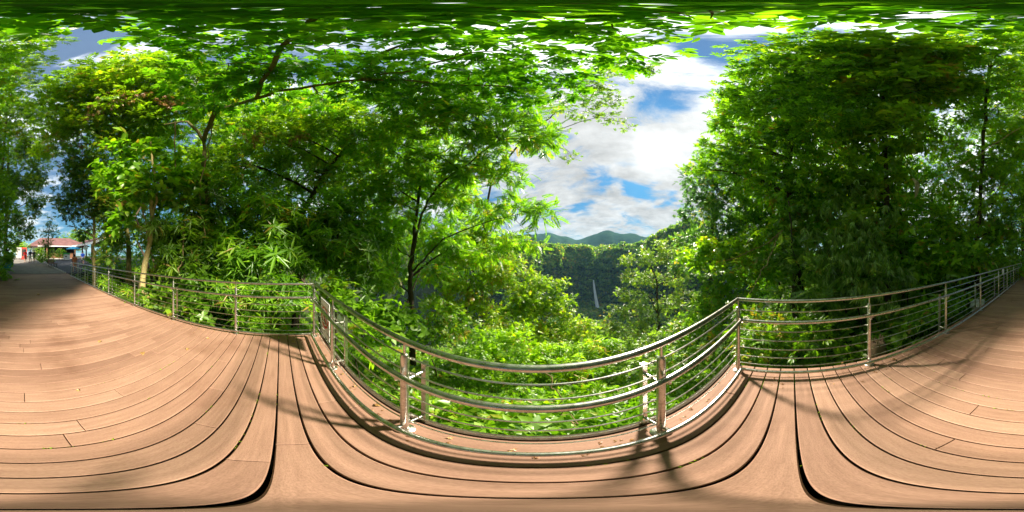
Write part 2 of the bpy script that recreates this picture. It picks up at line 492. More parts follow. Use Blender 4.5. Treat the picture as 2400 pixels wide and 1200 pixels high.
def zpath(y): return min(1.05, max(0., .08 * (-14 - y)))
def sheet(name, pts_fn, mat, lift):
    """strip following the rising ground: pts_fn(y) -> (x0, x1)"""
    m = MB(); ys = np.linspace(-14.32, -60, 60)
    vs = []; fs = []
    for y in ys:
        a, b = pts_fn(y)
        for k in range(9):
            vs.append((a + (b - a) * k / 8, y, zpath(y) + lift))
    for i in range(len(ys) - 1):
        for k in range(8):
            q = i * 9 + k
            fs.append((q, q + 9, q + 10, q + 1))
    m.add(vs, fs)
    return tag(m.build(name, mat), kind='structure')
def kerb_x(y): return -3.9 + .9 * min(1, max(0, (-13.5 - y) / 6))
sheet('path', lambda y: (kerb_x(y) + .1, 2.6), M['path'], 0.0)
sheet('road', lambda y: (-22, kerb_x(y) - .06), M['asphalt'], -.02)
k = MB()
for i in range(30):
    y0 = -14.32 - i * .5
    k.bevel_box(((kerb_x(y0) + kerb_x(y0 - .5)) / 2 + .02, y0 - .25, zpath(y0 - .25) + .03), (.14, .49, .12), .015)
tag(k.build('kerb', M['concrete'], smooth=False), kind='structure')

# ------------------------------------------------------------------ foliage engine
def leaf_geo(length, width, droop, hi=False):
    """one leaf along +X, folded on its midrib; returns verts, tris"""
    if not hi:
        v = np.array([(0, 0, 0), (.42 * length, width / 2, .06 * length - droop * .3), (length, 0, -droop), (.42 * length, -width / 2, .06 * length - droop * .3)], float)
        f = np.array([(0, 2, 1), (0, 3, 2)])
        return v, f
    st = [(0, .02), (.15, .55), (.38, 1.0), (.62, .86), (.84, .42), (1.0, .0)]
    v = []
    for (t, ww) in st:
        z = -droop * t * t
        v += [(t * length, ww * width / 2, z + .10 * width * ww), (t * length, 0, z), (t * length, -ww * width / 2, z + .10 * width * ww)]
    f = []
    for i in range(len(st) - 1):
        a = i * 3; b = a + 3
        for k in (0, 1):
            f += [(a + k, a + k + 1, b + k + 1), (a + k, b + k + 1, b + k)]
    return np.array(v, float), np.array(f)
def rotm(ax, an):
    return np.array(Matrix.Rotation(an, 3, ax))
def compose(parts):
    V = []; F = []; L = []; b = 0
    for i, (v, f) in enumerate(parts):
        V.append(v); F.append(f + b); L.append(np.full(len(f), i)); b += len(v)
    return np.concatenate(V), np.concatenate(F), np.concatenate(L)
def spray(kind, hi=False, seed=0):
    r = random.Random(seed); parts = []
    if kind == 'alt':          # alternate leaves along a twig
        for i in range(8):
            t = .08 + .52 * i / 7; side = 1 if i % 2 else -1
            v, f = leaf_geo(r.uniform(.34, .46), r.uniform(.15, .2), r.uniform(.04, .14), hi)
            v = v @ rotm('X', side * r.uniform(-.5, .3)).T @ rotm('Z', side * (1.1 - .7 * i / 7) + r.uniform(-.2, .2)).T
            parts.append((v + np.array((t, 0, r.uniform(-.03, .03))), f))
    elif kind == 'broad':      # a few wide leaves
        for i in range(5):
            a = i * 2.4 + r.uniform(-.3, .3)
            v, f = leaf_geo(r.uniform(.5, .7), r.uniform(.28, .4), r.uniform(.1, .25), hi)
            v = v @ rotm('Y', r.uniform(-.5, .35)).T @ rotm('Z', a).T
            parts.append((v + np.array((.1 + .06 * i, 0, 0)), f))
    elif kind == 'ros':        # whorl of drooping lance leaves
        for i in range(9):
            a = i * 2.4 + r.uniform(-.3, .3)
            v, f = leaf_geo(r.uniform(.55, .85), r.uniform(.11, .16), r.uniform(.15, .4), hi)
            v = v @ rotm('Y', r.uniform(-.7, .15)).T @ rotm('Z', a).T
            parts.append((v + np.array((0, 0, .03 * i)), f))
        # local X must be the axis: turn Z -> X
        parts = [(v @ rotm('Y', math.pi / 2).T, f) for v, f in parts]
    elif kind == 'pin':        # feather leaf
        for i in range(7):
            for side in (1, -1):
                t = .12 + .85 * i / 7
                v, f = leaf_geo((.33 - .012 * i), .125, .05, hi)
                v = v @ rotm('Z', side * (1.05 - .05 * i)).T
                parts.append((v + np.array((t, 0, -.25 * t * t)), f))
        v, f = leaf_geo(.26, .08, .06, hi); parts.append((v + np.array((.95, 0, -.24)), f))
    elif kind == 'hang':       # narrow hanging bamboo-like leaves
        for i in range(8):
            t = .05 + .5 * i / 7; side = 1 if i % 2 else -1
            v, f = leaf_geo(r.uniform(.45, .62), r.uniform(.07, .1), r.uniform(.1, .3), hi)
            v = v @ rotm('Y', r.uniform(.1, .7)).T @ rotm('Z', side * r.uniform(.2, .8)).T
            parts.append((v + np.array((t, 0, -.1 * t)), f))
    elif kind == 'strap':      # long arching straps
        for i in range(14):
            a = i * 2.4; ln = r.uniform(.7, 1.1)
            vs = []; n = 6; wv = r.uniform(.03, .045); el = r.uniform(.6, 1.4)
            x = z = 0; ang = el
            for q in range(n + 1):
                ww = wv * (1 - (q / n) ** 2) + .002
                vs += [(x, ww, z), (x, -ww, z)]
                x += math.cos(ang) * ln / n; z += math.sin(ang) * ln / n; ang -= r.uniform(.35, .55)
            f = []
            for q in range(n):
                f += [(2 * q, 2 * q + 1, 2 * q + 3), (2 * q, 2 * q + 3, 2 * q + 2)]
            v = np.array(vs) @ rotm('Z', a).T
            parts.append((v, np.array(f)))
        parts = [(v @ rotm('Y', math.pi / 2).T, f) for v, f in parts]
    elif kind == 'tuft':       # far crown: a few clumps seen as single faces
        for i in range(5):
            v, f = leaf_geo(r.uniform(.7, 1.1), r.uniform(.5, .7), r.uniform(.1, .3))
            v = v @ rotm('X', r.uniform(-.8, .8)).T @ rotm('Y', r.uniform(-.6, .3)).T @ rotm('Z', i * 1.256 + r.uniform(-.4, .4)).T
            parts.append((v, f))
    return compose(parts)
COVER = 1.45
SPR = {}
def get_spray(kind, hi, seed):
    k = (kind, hi, seed)
    if k not in SPR: SPR[k] = spray(kind, hi, seed)
    return SPR[k]
def norm(a): return a / np.maximum(1e-9, np.linalg.norm(a, axis=-1, keepdims=True))
def cull_near(p):
    """keep the deck, its rails and the eye clear of leaves"""
    inside = (p[:, 0] > LX0 - .1 + (LX1 - LX0) * (.62 - p[:, 1]) / 12.8) & (p[:, 0] < RX0 + .1 + .012 * (.62 - p[:, 1])) & (p[:, 1] < .92) & (p[:, 1] > -15) & (p[:, 2] < 4.2) & (p[:, 2] > -.4)
    eye = np.linalg.norm(p - np.array((0, 0, EYE)), axis=1) < 1.5
    return ~(inside | eye)
def foliage_mesh(name, pos, axis, up, size, kind, tone, hi=False, nvar=4):
    """pos, axis, up (n,3); size, tone (n,)"""
    n = len(pos)
    X = norm(axis); Z = norm(up - (up * X).sum(1, keepdims=True) * X); Y = np.cross(Z, X)
    RM = np.stack([X, Y, Z], axis=1)         # rows: local axes
    var = rng.integers(0, nvar, n)
    VV = []; FF = []; TT = []; base = 0
    for k in range(nvar):
        idx = np.where(var == k)[0]
        if not len(idx): continue
        v, f, L = get_spray(kind, hi, k)
        wv = np.einsum('vi,nij->nvj', v, RM[idx]) * size[idx, None, None] + pos[idx, None, :]
        nl = L.max() + 1
        lt = tone[idx, None] + rng.normal(0, .19, (len(idx), nl))
        VV.append(wv.reshape(-1, 3))
        FF.append((f[None] + (np.arange(len(idx)) * len(v))[:, None, None] + base).reshape(-1, 3))
        TT.append(lt[:, L].reshape(-1))
        base += len(idx) * len(v)
    V = np.concatenate(VV).astype(np.float32); F = np.concatenate(FF).astype(np.int32); T = np.clip(np.concatenate(TT), 0, 1).astype(np.float32)
    me = bpy.data.meshes.new(name)
    me.vertices.add(len(V)); me.vertices.foreach_set('co', V.ravel())
    me.loops.add(F.size); me.loops.foreach_set('vertex_index', F.ravel())
    me.polygons.add(len(F)); me.polygons.foreach_set('loop_start', np.arange(0, F.size, 3, dtype=np.int32)); me.polygons.foreach_set('loop_total', np.full(len(F), 3, np.int32))
    a = me.attributes.new('tone', 'FLOAT', 'FACE'); a.data.foreach_set('value', T)
    me.update(calc_edges=True)
    return me
def orient(kind, outward, n):
    rn = rng.normal(0, 1, (n, 3))
    if kind in ('ros', 'strap'):
        ax = outward * .7 + np.array((0, 0, .75)) + rn * .35
        up = rng.normal(0, 1, (n, 3))
    elif kind == 'hang':
        ax = outward * .6 + rn * .45 + np.array((0, 0, -.55))
        up = np.array((0, 0, 1.)) + rn[:, ::-1] * .3 + outward * .6
    else:
        ax = outward * .8 + rn * .5 + np.array((0, 0, -.12))
        up = np.array((0, 0, 1.)) + outward * .45 + rng.normal(0, 1, (n, 3)) * .45
    return ax, up
def clump_points(blobs, S, cover, flat=.75, shell=.5):
    cover *= COVER
    """blobs: (Vector c, r); returns spray positions, outward directions, clump tones and the sub-clump centres"""
    PP = []; OO = []; TT = []; subs = []
    for (c, r) in blobs:
        c = np.array(c)
        nsp = int(cover * math.pi * r * r / (.35 * S * S)) + 4
        ms = int(7 + 11 * r * r ** .3)
        d = norm(rng.normal(0, 1, (ms, 3))); rad = r * (shell + (1 - shell) * rng.random((ms, 1)) ** .6) * (.8 + .4 * rng.random((ms, 1)))
        sc_ = c + d * rad * np.array((1, 1, flat))
        sub_t = rng.normal(-.03, .22, ms)
        k = rng.integers(0, ms, nsp)
        sig = .20 * r ** .7 + .06
        p = sc_[k] + rng.normal(0, 1, (nsp, 3)) * sig * np.array((1, 1, .62))
        PP.append(p); TT.append(sub_t[k])
        o = norm(p - c) * .7 + norm(p - sc_[k]) * .6
        OO.append(norm(o))
        subs.append((c, sc_))
    return np.concatenate(PP), np.concatenate(OO), np.concatenate(TT), subs
def bez(a, b, c, n=6):
    return [a * (1 - t) ** 2 + b * 2 * t * (1 - t) + c * t * t for t in np.linspace(0, 1, n)]
def wobble(pts, amp, r):
    return [p + Vector((r.gauss(0, amp), r.gauss(0, amp), r.gauss(0, amp * .4))) if 0 < i < len(pts) - 1 else p for i, p in enumerate(pts)]
def plant(name, label, cat, base, trunk, blobs, leaf, kind='alt', S=.4, cover=4.0, bark='bark_dark', tone=.5, r0=.12, hi=False, group=None, limbs=True, flat=.75, shell=.5, extra=None, twigs=4, stem='trunk', crown='crown', thin=None, dead=None):
    """trunk: list of points from the base upward (first = base); blobs: (point, radius)"""
    root = thing(name, base, label, cat, group)
    base = Vector(base); r = random.Random(len(label) * 7 + int(abs(base.x) * 13))
    m = MB()
    tp = [Vector(t) for t in trunk]
    rad = [r0 * (1 - .62 * i / max(1, len(tp) - 1)) for i in range(len(tp))]
    # densify the trunk
    pts = []; rr = []
    for i in range(len(tp) - 1):
        for q in range(4):
            f = q / 4
            pts.append(tp[i].lerp(tp[i + 1], f)); rr.append(rad[i] + (rad[i + 1] - rad[i]) * f)
    pts.append(tp[-1]); rr.append(rad[-1])
    pts = [pts[0]] + [p + Vector((r.gauss(0, r0 * .22), r.gauss(0, r0 * .22), 0)) for p in pts[1:]]
    rr = [x * r.uniform(.92, 1.08) for x in rr]
    rr[0] *= 1.35
    m.tube([p - base for p in pts], rr, 9)
    pts = list(pts); rr = list(rr)
    if extra:
        for (pl, ra, rb) in extra:
            pl = [Vector(p) for p in pl]
            dense = []
            for i in range(len(pl) - 1):
                for q in range(4): dense.append(pl[i].lerp(pl[i + 1], q / 4))
            dense.append(pl[-1])
            dense = wobble(dense, ra * .45, r)
            m.tube([p - base for p in dense], [ra + (rb - ra) * i / (len(dense) - 1) for i in range(len(dense))], 7)
            for i in range(3, len(dense)):
                pts.append(dense[i]); rr.append((ra + (rb - ra) * i / (len(dense) - 1)) * 1.4)
    pp, oo, tt, subs = clump_points([(Vector(c), q) for c, q in blobs], S, cover, flat, shell)
    if limbs:
        for (c, sc_) in subs:
            c = Vector(c)
            below = [(abs((p.z + .45 * (p - c).to_2d().length) - c.z) + (.25 if not extra else .9) * (p - c).length, i) for i, p in enumerate(pts)]
            i = min(below)[1]
            a = pts[i]; L_ = (c - a).length
            mid = a.lerp(c, .5) + Vector((0, 0, .12 * L_))
            path = wobble(bez(a, mid, c, 7), .03 * L_ ** .5, r)
            ra = min(rr[i] * .6, .016 * L_ + .012)
            m.tube([p - base for p in path], [ra + (.3 * ra - ra) * q / 6 for q in range(7)], 6)
            for s_ in sc_[:twigs]:
                s_ = Vector(s_); q = path[4].lerp(path[6], r.random())
                mid = q.lerp(s_, .5) + Vector((0, 0, .06))
                tw = wobble(bez(q, mid, s_, 4), .02, r)
                m.tube([p - base for p in tw], [.3 * ra + .003, .25 * ra + .003, .2 * ra + .002, .003], 4, cap=False)
    m.build(stem, M[bark], root)
    keep = cull_near(pp)
    if thin is not None: keep &= rng.random(len(pp)) < np.where(np.hypot(pp[:, 0], pp[:, 1]) < thin[0], thin[1], 1)
    pp, oo, tt = pp[keep], oo[keep], tt[keep]
    n = len(pp); ax, up = orient(kind, oo, n)
    size = S * rng.uniform(.7, 1.25, n)
    me = foliage_mesh(crown, pp - np.array(base), ax, up, size, kind, tone + tt, hi)
    link_mesh(crown, me, LEAF[leaf], root)
    for (c, q) in dead or ():
        dp, do, dt, _ = clump_points([(c, q)], .34, .8, .4)
        ax, up = orient('hang', do, len(dp))
        link_mesh('dead_leaves', foliage_mesh('dead_leaves', dp - np.array(base), ax, up, .34 * rng.uniform(.7, 1.3, len(dp)), 'hang', .35 + dt), LEAF['dead'], root)
        tw = MB()
        for _ in range(26):
            a = Vector(c) + Vector(rng.normal(0, .012, 3)); b_ = a + Vector((rng.normal(0, .6), rng.normal(0, .6), rng.normal(-.15, .25))) * q * 1.4
            tw.tube([a - base, a.lerp(b_, .5) + Vector((0, 0, .05)) - base, b_ - base], [.012, .009, .004], 4, cap=False)
        link_mesh('dry_twigs', tw.mesh('dry_twigs'), M['vine'], root)
    return root
def B(u, v, s, r): return (P(u, v, s), r)
def ground_at(u, d):
    g = G(u, d, 0); g.z = ground_z(g.x, g.y) - .05
    return g


# ------------------------------------------------------------------ vegetation: each tree and shrub
# --- the tall canopy tree that leans over the deck
cb = ground_at(485, 6.6)
H = lambda u, v, h: P(u, v, (h - EYE) / math.sin(R((600 - v) * .15)))
limb_main = [P(478, 330, 8.2), H(500, 262, 7.6), H(600, 232, 7.9), H(700, 207, 8.0), H(850, 188, 8.1), H(970, 163, 8.2), H(1190, 118, 8.3)]
cblobs = []
for (u, v, h, r) in ((450, 185, 7.6, .7), (520, 150, 7.8, .8), (600, 190, 8.0, .8), (600, 110, 7.6, .8), (700, 150, 8.2, .8), (800, 110, 7.8, .8), (900, 160, 8.4, .9),
                     (1000, 110, 8.0, .8), (1100, 165, 8.4, .9), (1200, 105, 7.8, .8), (1300, 155, 8.2, .8), (1390, 110, 7.4, .65), (1450, 140, 7.4, .5), (1340, 205, 7.6, .6), (1230, 230, 8.0, .8),
                     (1080, 225, 8.2, .8), (950, 225, 8.4, .8), (1480, 60, 7.0, .5), (1480, 95, 7.0, .45), (700, 45, 7.4, .75), (1000, 45, 7.6, .8), (1250, 40, 7.2, .7), (420, 75, 7.2, .6), (300, 52, 7.0, .5),
                     (150, 34, 7.0, .5), (20, 28, 7.0, .45), (2300, 22, 6.8, .4), (2000, 16, 6.6, .34), (1640, 34, 6.6, .36), (1760, 28, 6.6, .3), (1500, 12, 7, .5), (600, 8, 7, .5), (560, 68, 7.4, .7), (830, 200, 8.2, .7), (760, 240, 8.6, .7), (520, 215, 7.7, .6), (560, 255, 7.9, .6), (640, 225, 8.1, .6), (470, 240, 7.8, .6), (500, 100, 7.5, .6), (640, 60, 7.4, .6), (860, 60, 7.6, .7), (1100, 70, 7.8, .7), (900, 205, 8.2, .6), (1000, 190, 8.4, .6), (1160, 200, 8.2, .6)):
    cblobs.append((H(u, v, h), r))
plant('canopy_tree', 'tallest leaning tree whose dark limb and broad leaves roof over the deck', 'tree', cb,
      [cb, P(470, 640, 6.7), P(492, 520, 6.8), P(480, 420, 7.1), P(478, 330, 8.2)], cblobs, 'canopy', 'alt', S=.46, cover=1.5, bark='bark_moss', tone=.55, r0=.2, hi=True, flat=.5, shell=.2, twigs=2, thin=(2.2, .5),
      extra=[(limb_main, .095, .022), ([H(850, 188, 8.1), H(880, 140, 8.2), H(1000, 85, 8.0), H(1190, 45, 7.8)], .05, .012),
             ([H(850, 188, 8.1), H(1050, 200, 8.2), H(1250, 212, 8.1), H(1350, 205, 7.8)], .05, .012),
             ([H(600, 232, 7.9), H(640, 150, 7.6), H(690, 85, 7.5), H(740, 48, 7.4), H(1000, 22, 7.2)], .06, .012),
             ([P(478, 330, 8.2), P(440, 285, 8.3), P(385, 292, 8.8)], .08, .03)])

# --- left wall of trees, from the cafe round to the corner
b = ground_at(300, 11)
plant('sunlit_tree', 'yellow green sunlit tree rising highest beside the cafe path', 'tree', b,
      [b, P(300, 560, 11), P(290, 420, 11.4), P(280, 300, 12)],
      [B(140, 270, 13.5, 1.9), B(200, 230, 13.5, 1.7), B(280, 210, 13, 1.8), B(370, 190, 12.5, 1.8), B(300, 280, 12, 2.0), B(220, 320, 12, 1.9), B(390, 270, 11.5, 1.8), B(440, 215, 11.5, 1.5), B(260, 250, 12.5, 2.0), B(120, 340, 14.5, 1.5), B(340, 155, 13, 1.2), B(240, 172, 14, 1.2), B(170, 195, 15, 1.1)],
      'lime', 'alt', S=0.48, cover=3.4, bark='bark_moss', tone=.5, r0=.2, dead=[(P(300, 235, 10.6), .7), (P(395, 240, 10), .5), (P(190, 345, 10.5), .25), (P(230, 250, 11), .5)])
b = ground_at(338, 5.75)
plant('mossy_tree', 'pale lichen spotted tree with strap leaved plant in its fork behind the left rail', 'tree', b,
      [b, P(336, 690, 5.8), P(341, 620, 5.85), P(352, 560, 6), P(356, 505, 6), P(352, 440, 6.1), P(350, 405, 6.2)],
      [B(350, 430, 6, .55), B(300, 460, 6.3, .6), B(395, 470, 6.5, .6), B(420, 420, 6.8, .8), B(270, 420, 7.2, .9), B(330, 370, 6.8, .8), B(290, 520, 6.8, .6)],
      'fresh', 'broad', S=.46, cover=2.6, bark='bark_pale', tone=.5, r0=.13, hi=True,
      extra=[([P(352, 560, 6), P(366, 470, 6.1), P(360, 400, 6.4), P(352, 330, 7.0)], .06, .03), ([P(350, 575, 6), P(336, 500, 6.2), P(330, 430, 6.5)], .04, .02)])
b = ground_at(221, 10.3)
plant('slender_tree', 'slim yellow barked tree with dark glossy crown beside the far rail', 'tree', b,
      [b, P(221, 640, 10.4), P(219, 580, 10.4), P(221, 530, 10.5), P(224, 470, 10.6), P(226, 420, 11)],
      [B(215, 470, 10.5, 1.0), B(178, 480, 11, .9), B(255, 500, 10.2, .9), B(200, 420, 11, 1.2), B(160, 500, 11.5, .7), B(165, 530, 12, .5), B(195, 540, 11.5, .6), B(145, 460, 12, .7), B(240, 440, 10.6, 1.1), B(190, 375, 11.5, 1.2), B(280, 560, 9.5, .8), B(255, 600, 9.5, .6), B(265, 545, 9.6, .7)],
      'dark', 'alt', S=0.41, cover=3.6, bark='bark_pale', tone=.55, r0=.14)
for (u, d, blobs, label, leaf, tn) in (
        (445, 5.6, ((455, 610, 5.9, .75), (430, 545, 6.2, .8), (480, 530, 6.3, .8), (400, 600, 6.3, .7), (500, 470, 6.9, .9), (370, 560, 6.9, .7)), 'broad leaved young tree behind the left rail near the pale mossy trunk', 'mid', .5),
        (600, 5.0, ((560, 575, 5.4, .8), (620, 610, 5.0, .8), (650, 540, 5.5, .85), (590, 500, 6.0, .9), (530, 620, 5.4, .6), (690, 600, 5.1, .6)), 'drooping lance leaved tree behind the middle of the left rail', 'fresh', .45),
        (785, 5.6, ((770, 560, 5.9, .9), (820, 610, 5.6, .75), (740, 610, 5.3, .7), (860, 560, 6.2, .9), (800, 500, 6.4, .9), (870, 640, 5.9, .6), (710, 520, 6.2, .8)), 'drooping lance leaved tree rising outside the deck corner with the sign', 'fresh', .4)):
    b = ground_at(u, d)
    plant('young_tree', label, 'tree', b, [b, P(u, 680, d + .1), P(u + 8, 590, d + .2), P(u + 4, 500, d + .9)], [B(*q) for q in blobs], leaf, 'ros', S=0.46, cover=2.8, bark='bark_dark', tone=tn, r0=.07)
b = ground_at(690, 8)
plant('leaning_tree', 'dark leaning tree with twisted trunk behind the left corner of the deck', 'tree', b,
      [b, P(700, 620, 8.2), P(708, 500, 8.6), P(760, 410, 9), P(830, 330, 10)],
      [B(560, 390, 9.5, 1.6), B(640, 330, 9.5, 1.6), B(700, 400, 9.6, 1.5), B(780, 340, 10, 1.6), B(850, 290, 10.5, 1.6), B(760, 280, 10.5, 1.5), B(640, 450, 9.2, 1.2), B(500, 380, 10, 1.5), B(560, 300, 10.2, 1.5), B(680, 280, 10.4, 1.4), B(800, 430, 9.6, 1.3)],
      'lime', 'alt', S=.46, cover=2.4, bark='bark_dark', tone=.45, r0=.2, dead=[(P(600, 320, 8.2), .4), (P(700, 320, 8.3), .35)])
b = ground_at(967, 8.2)
plant('forked_tree', 'dark forked tree with fine feathery crown standing below the front left rail', 'tree', b,
      [b, P(966, 770, 8.7), P(962, 660, 8.3), P(966, 590, 8.3), P(975, 520, 8.4), P(985, 430, 8.8)],
      [B(850, 420, 9, 1.3), B(930, 360, 9, 1.4), B(1020, 300, 9, 1.3), B(1110, 280, 9, 1.2), B(1190, 320, 8.8, 1.1), B(1270, 330, 9, .75), B(1100, 390, 8.2, 1.0), B(1190, 420, 8, .9), B(1225, 480, 7.6, .7), B(1275, 505, 7.4, .5), B(1140, 500, 7.8, .8),
       B(1050, 480, 8.2, .9), B(930, 500, 8.6, 1.0), B(880, 470, 9, 1.1), B(1200, 560, 7.6, .55), B(1250, 570, 7.4, .4), B(1010, 230, 9.6, 1.2), B(1130, 210, 10, 1.0), B(1240, 250, 9.6, .9), B(920, 260, 9.6, 1.2), B(1150, 590, 8, .8), B(940, 430, 8.8, 1.1), B(1010, 390, 8.8, 1.1), B(1000, 560, 9, .9), B(900, 570, 9, 1.0), B(1060, 560, 9, .9), B(1020, 640, 8.8, .7), B(900, 650, 8.6, .8), B(1130, 350, 8.8, 1.0), B(1080, 230, 9.6, .9), B(860, 330, 9.4, 1.1), B(1060, 440, 9.2, 1.0)],
      'fresh', 'pin', S=.5, cover=3.6, bark='bark_dark', tone=.5, r0=.17, flat=.6,
      extra=[([P(966, 600, 8.3), P(990, 500, 8.3), P(1022, 440, 8.2), P(1095, 385, 8.2), P(1172, 328, 8.4)], .075, .03), ([P(964, 640, 8.3), P(1000, 600, 8.1), P(1040, 560, 8), P(1110, 530, 7.8), P(1200, 505, 7.6)], .055, .015),
             ([P(962, 650, 8.3), P(1010, 610, 8.6), P(1045, 590, 9)], .07, .03)])
b = ground_at(1130, 15)
plant('twiggy_tree', 'thin sparsely leaved tree backlit against the clouds beyond the feathery crown', 'tree', b,
      [b, P(1130, 600, 15), P(1150, 430, 15.5), P(1215, 340, 15.5), P(1290, 275, 15.2)],
      [B(1300, 240, 15, 1.1), B(1380, 190, 15, 1.1), B(1440, 160, 15, .9), B(1500, 158, 15.5, .6), B(1370, 260, 15, .95), B(1450, 235, 15, .7), B(1440, 280, 15, .65), B(1475, 300, 15, .35), B(1300, 320, 15, .9), B(1340, 370, 15, .55), B(1400, 225, 15, .8)],
      'olive', 'alt', S=.38, cover=1.4, bark='bark_dark', tone=.3, r0=.14, flat=.6, twigs=7,
      extra=[([P(1290, 275, 15.2), P(1350, 225, 15), P(1420, 185, 15), P(1500, 160, 15.4)], .04, .012), ([P(1215, 340, 15.5), P(1320, 300, 15), P(1400, 275, 15), P(1470, 290, 15)], .04, .012)])
# --- yellow green crowns below the front rail
b = ground_at(1090, 11)
plant('golden_tree', 'brightest yellow green tree below the rail left of the gorge', 'tree', b,
      [b, P(1090, 760, 10.6), P(1095, 680, 10.2)],
      [B(1090, 610, 10.5, .9), B(1160, 590, 10.5, .8), B(1180, 640, 10, .8), B(1060, 660, 9.8, .8), B(1120, 690, 9.4, .9), B(1140, 540, 11, .8), B(1190, 560, 10.8, .6), B(1100, 550, 11.4, .9), B(1050, 600, 10.8, .8), B(1205, 610, 10.6, .5), B(1150, 650, 9.6, .8), B(1170, 500, 11.4, .7), B(1030, 700, 9.4, .7), B(1080, 740, 8.8, .7), B(1160, 740, 9, .8), B(1230, 640, 10.8, .5)],
      'lime', 'alt', S=.34, cover=3.6, bark='bark_moss', tone=.65, r0=.1)
b = ground_at(1270, 12)
plant('spreading_tree', 'low spreading tree with tiered yellow green boughs reaching towards the waterfall', 'tree', b,
      [b, P(1265, 800, 11.6), P(1270, 740, 11.4)],
      [B(1240, 680, 11.4, .8), B(1300, 672, 11.6, .6), B(1325, 662, 11.6, .28), B(1250, 730, 11, .9), B(1320, 725, 11.4, .7), B(1370, 755, 11.6, .5), B(1210, 720, 10.6, .8), B(1290, 780, 11, .9), B(1350, 785, 11.2, .55), B(1190, 660, 11, .6), B(1330, 760, 11.2, .6), B(1270, 830, 9, .7), B(1385, 770, 12, .35), B(1225, 690, 10.6, .9), B(1280, 710, 11, .8), B(1260, 660, 11.4, .6), B(1250, 790, 10, .9), B(1200, 760, 9.6, .8), B(1330, 700, 11.8, .45)],
      'lime', 'alt', S=.34, cover=3.8, bark='bark_moss', tone=.6, r0=.1, flat=.6)
for (u, d, bl, label, leaf, tn, kind) in (
        (1030, 6.5, ((1000, 790, 6.6, .55), (1060, 770, 6.9, .6), (1090, 830, 6.3, .55), (1020, 730, 7.4, .7)), 'dark green bush just below the front rail nearest the forked trunk', 'mid', .5, 'alt'),
        (1190, 7.0, ((1150, 800, 7.2, .7), (1210, 800, 7.4, .7), (1240, 840, 6.8, .6), (1160, 850, 6.2, .5)), 'yellowish bush just below the middle of the front rail', 'yellow', .42, 'alt'),
        (1340, 7.6, ((1300, 840, 7.2, .6), (1370, 830, 7.8, .65), (1420, 820, 8.4, .6), (1340, 860, 6.6, .5)), 'narrow leaved light green bush below the rail under the waterfall', 'yellow', .5, 'ros'),
        (1510, 8.0, ((1470, 830, 8, .6), (1530, 810, 8.2, .7), (1590, 790, 8, .7), (1500, 860, 6.6, .5)), 'grey green bush below the rail in front of the olive tree', 'olive', .35, 'alt'),
        (1640, 7.0, ((1620, 770, 7, .7), (1680, 750, 6.6, .7), (1640, 820, 5.8, .6), (1590, 845, 5.8, .5), (1700, 800, 5.2, .5)), 'broad dark bush outside the right front corner of the rail', 'mid', .5, 'alt')):
    b = ground_at(u, d)
    tops = [B(*q) for q in bl]
    plant('bush', label, 'bush', b, [b, b.lerp(tops[0][0], .6)], tops, leaf, kind, S=.3, cover=3.6, tone=tn, r0=.05, stem='stems', crown='foliage')
# --- olive tree across the gorge, with its thin forking trunk in view
b = ground_at(1545, 25); 
plant('olive_green_tree', 'pale olive green tree with thin forking trunk right of the waterfall', 'tree', b,
      [b, P(1545, 760, 25), P(1541, 700, 25), P(1540, 660, 25.3), P(1525, 620, 26)],
      [B(1520, 605, 26, 1.8), B(1570, 600, 26, 1.7), B(1480, 650, 25.5, 1.6), B(1530, 650, 26.5, 1.6), B(1590, 650, 25, 1.8), B(1460, 690, 25, 1.1), B(1610, 700, 24, 1.7), B(1450, 735, 24, 1.5), B(1500, 770, 23.5, 1.6), B(1580, 770, 23, 1.6), B(1440, 780, 23.5, 1.2), B(1635, 620, 25, 1.4), B(1550, 575, 27, 1.2), B(1490, 700, 24.5, 1.6), B(1560, 710, 25.5, 1.7), B(1470, 610, 26.5, 1.2), B(1510, 740, 23.5, 1.6), B(1600, 600, 26, 1.6), B(1430, 770, 23.5, 1.2), B(1620, 760, 22, 1.6), B(1540, 800, 22, 1.5), B(1480, 800, 21.5, 1.4)],
      'olive', 'alt', S=.6, cover=2.6, bark='bark_dark', tone=.5, r0=.22, flat=.75,
      extra=[([P(1543, 740, 25), P(1525, 700, 25), P(1500, 680, 25)], .1, .04)])
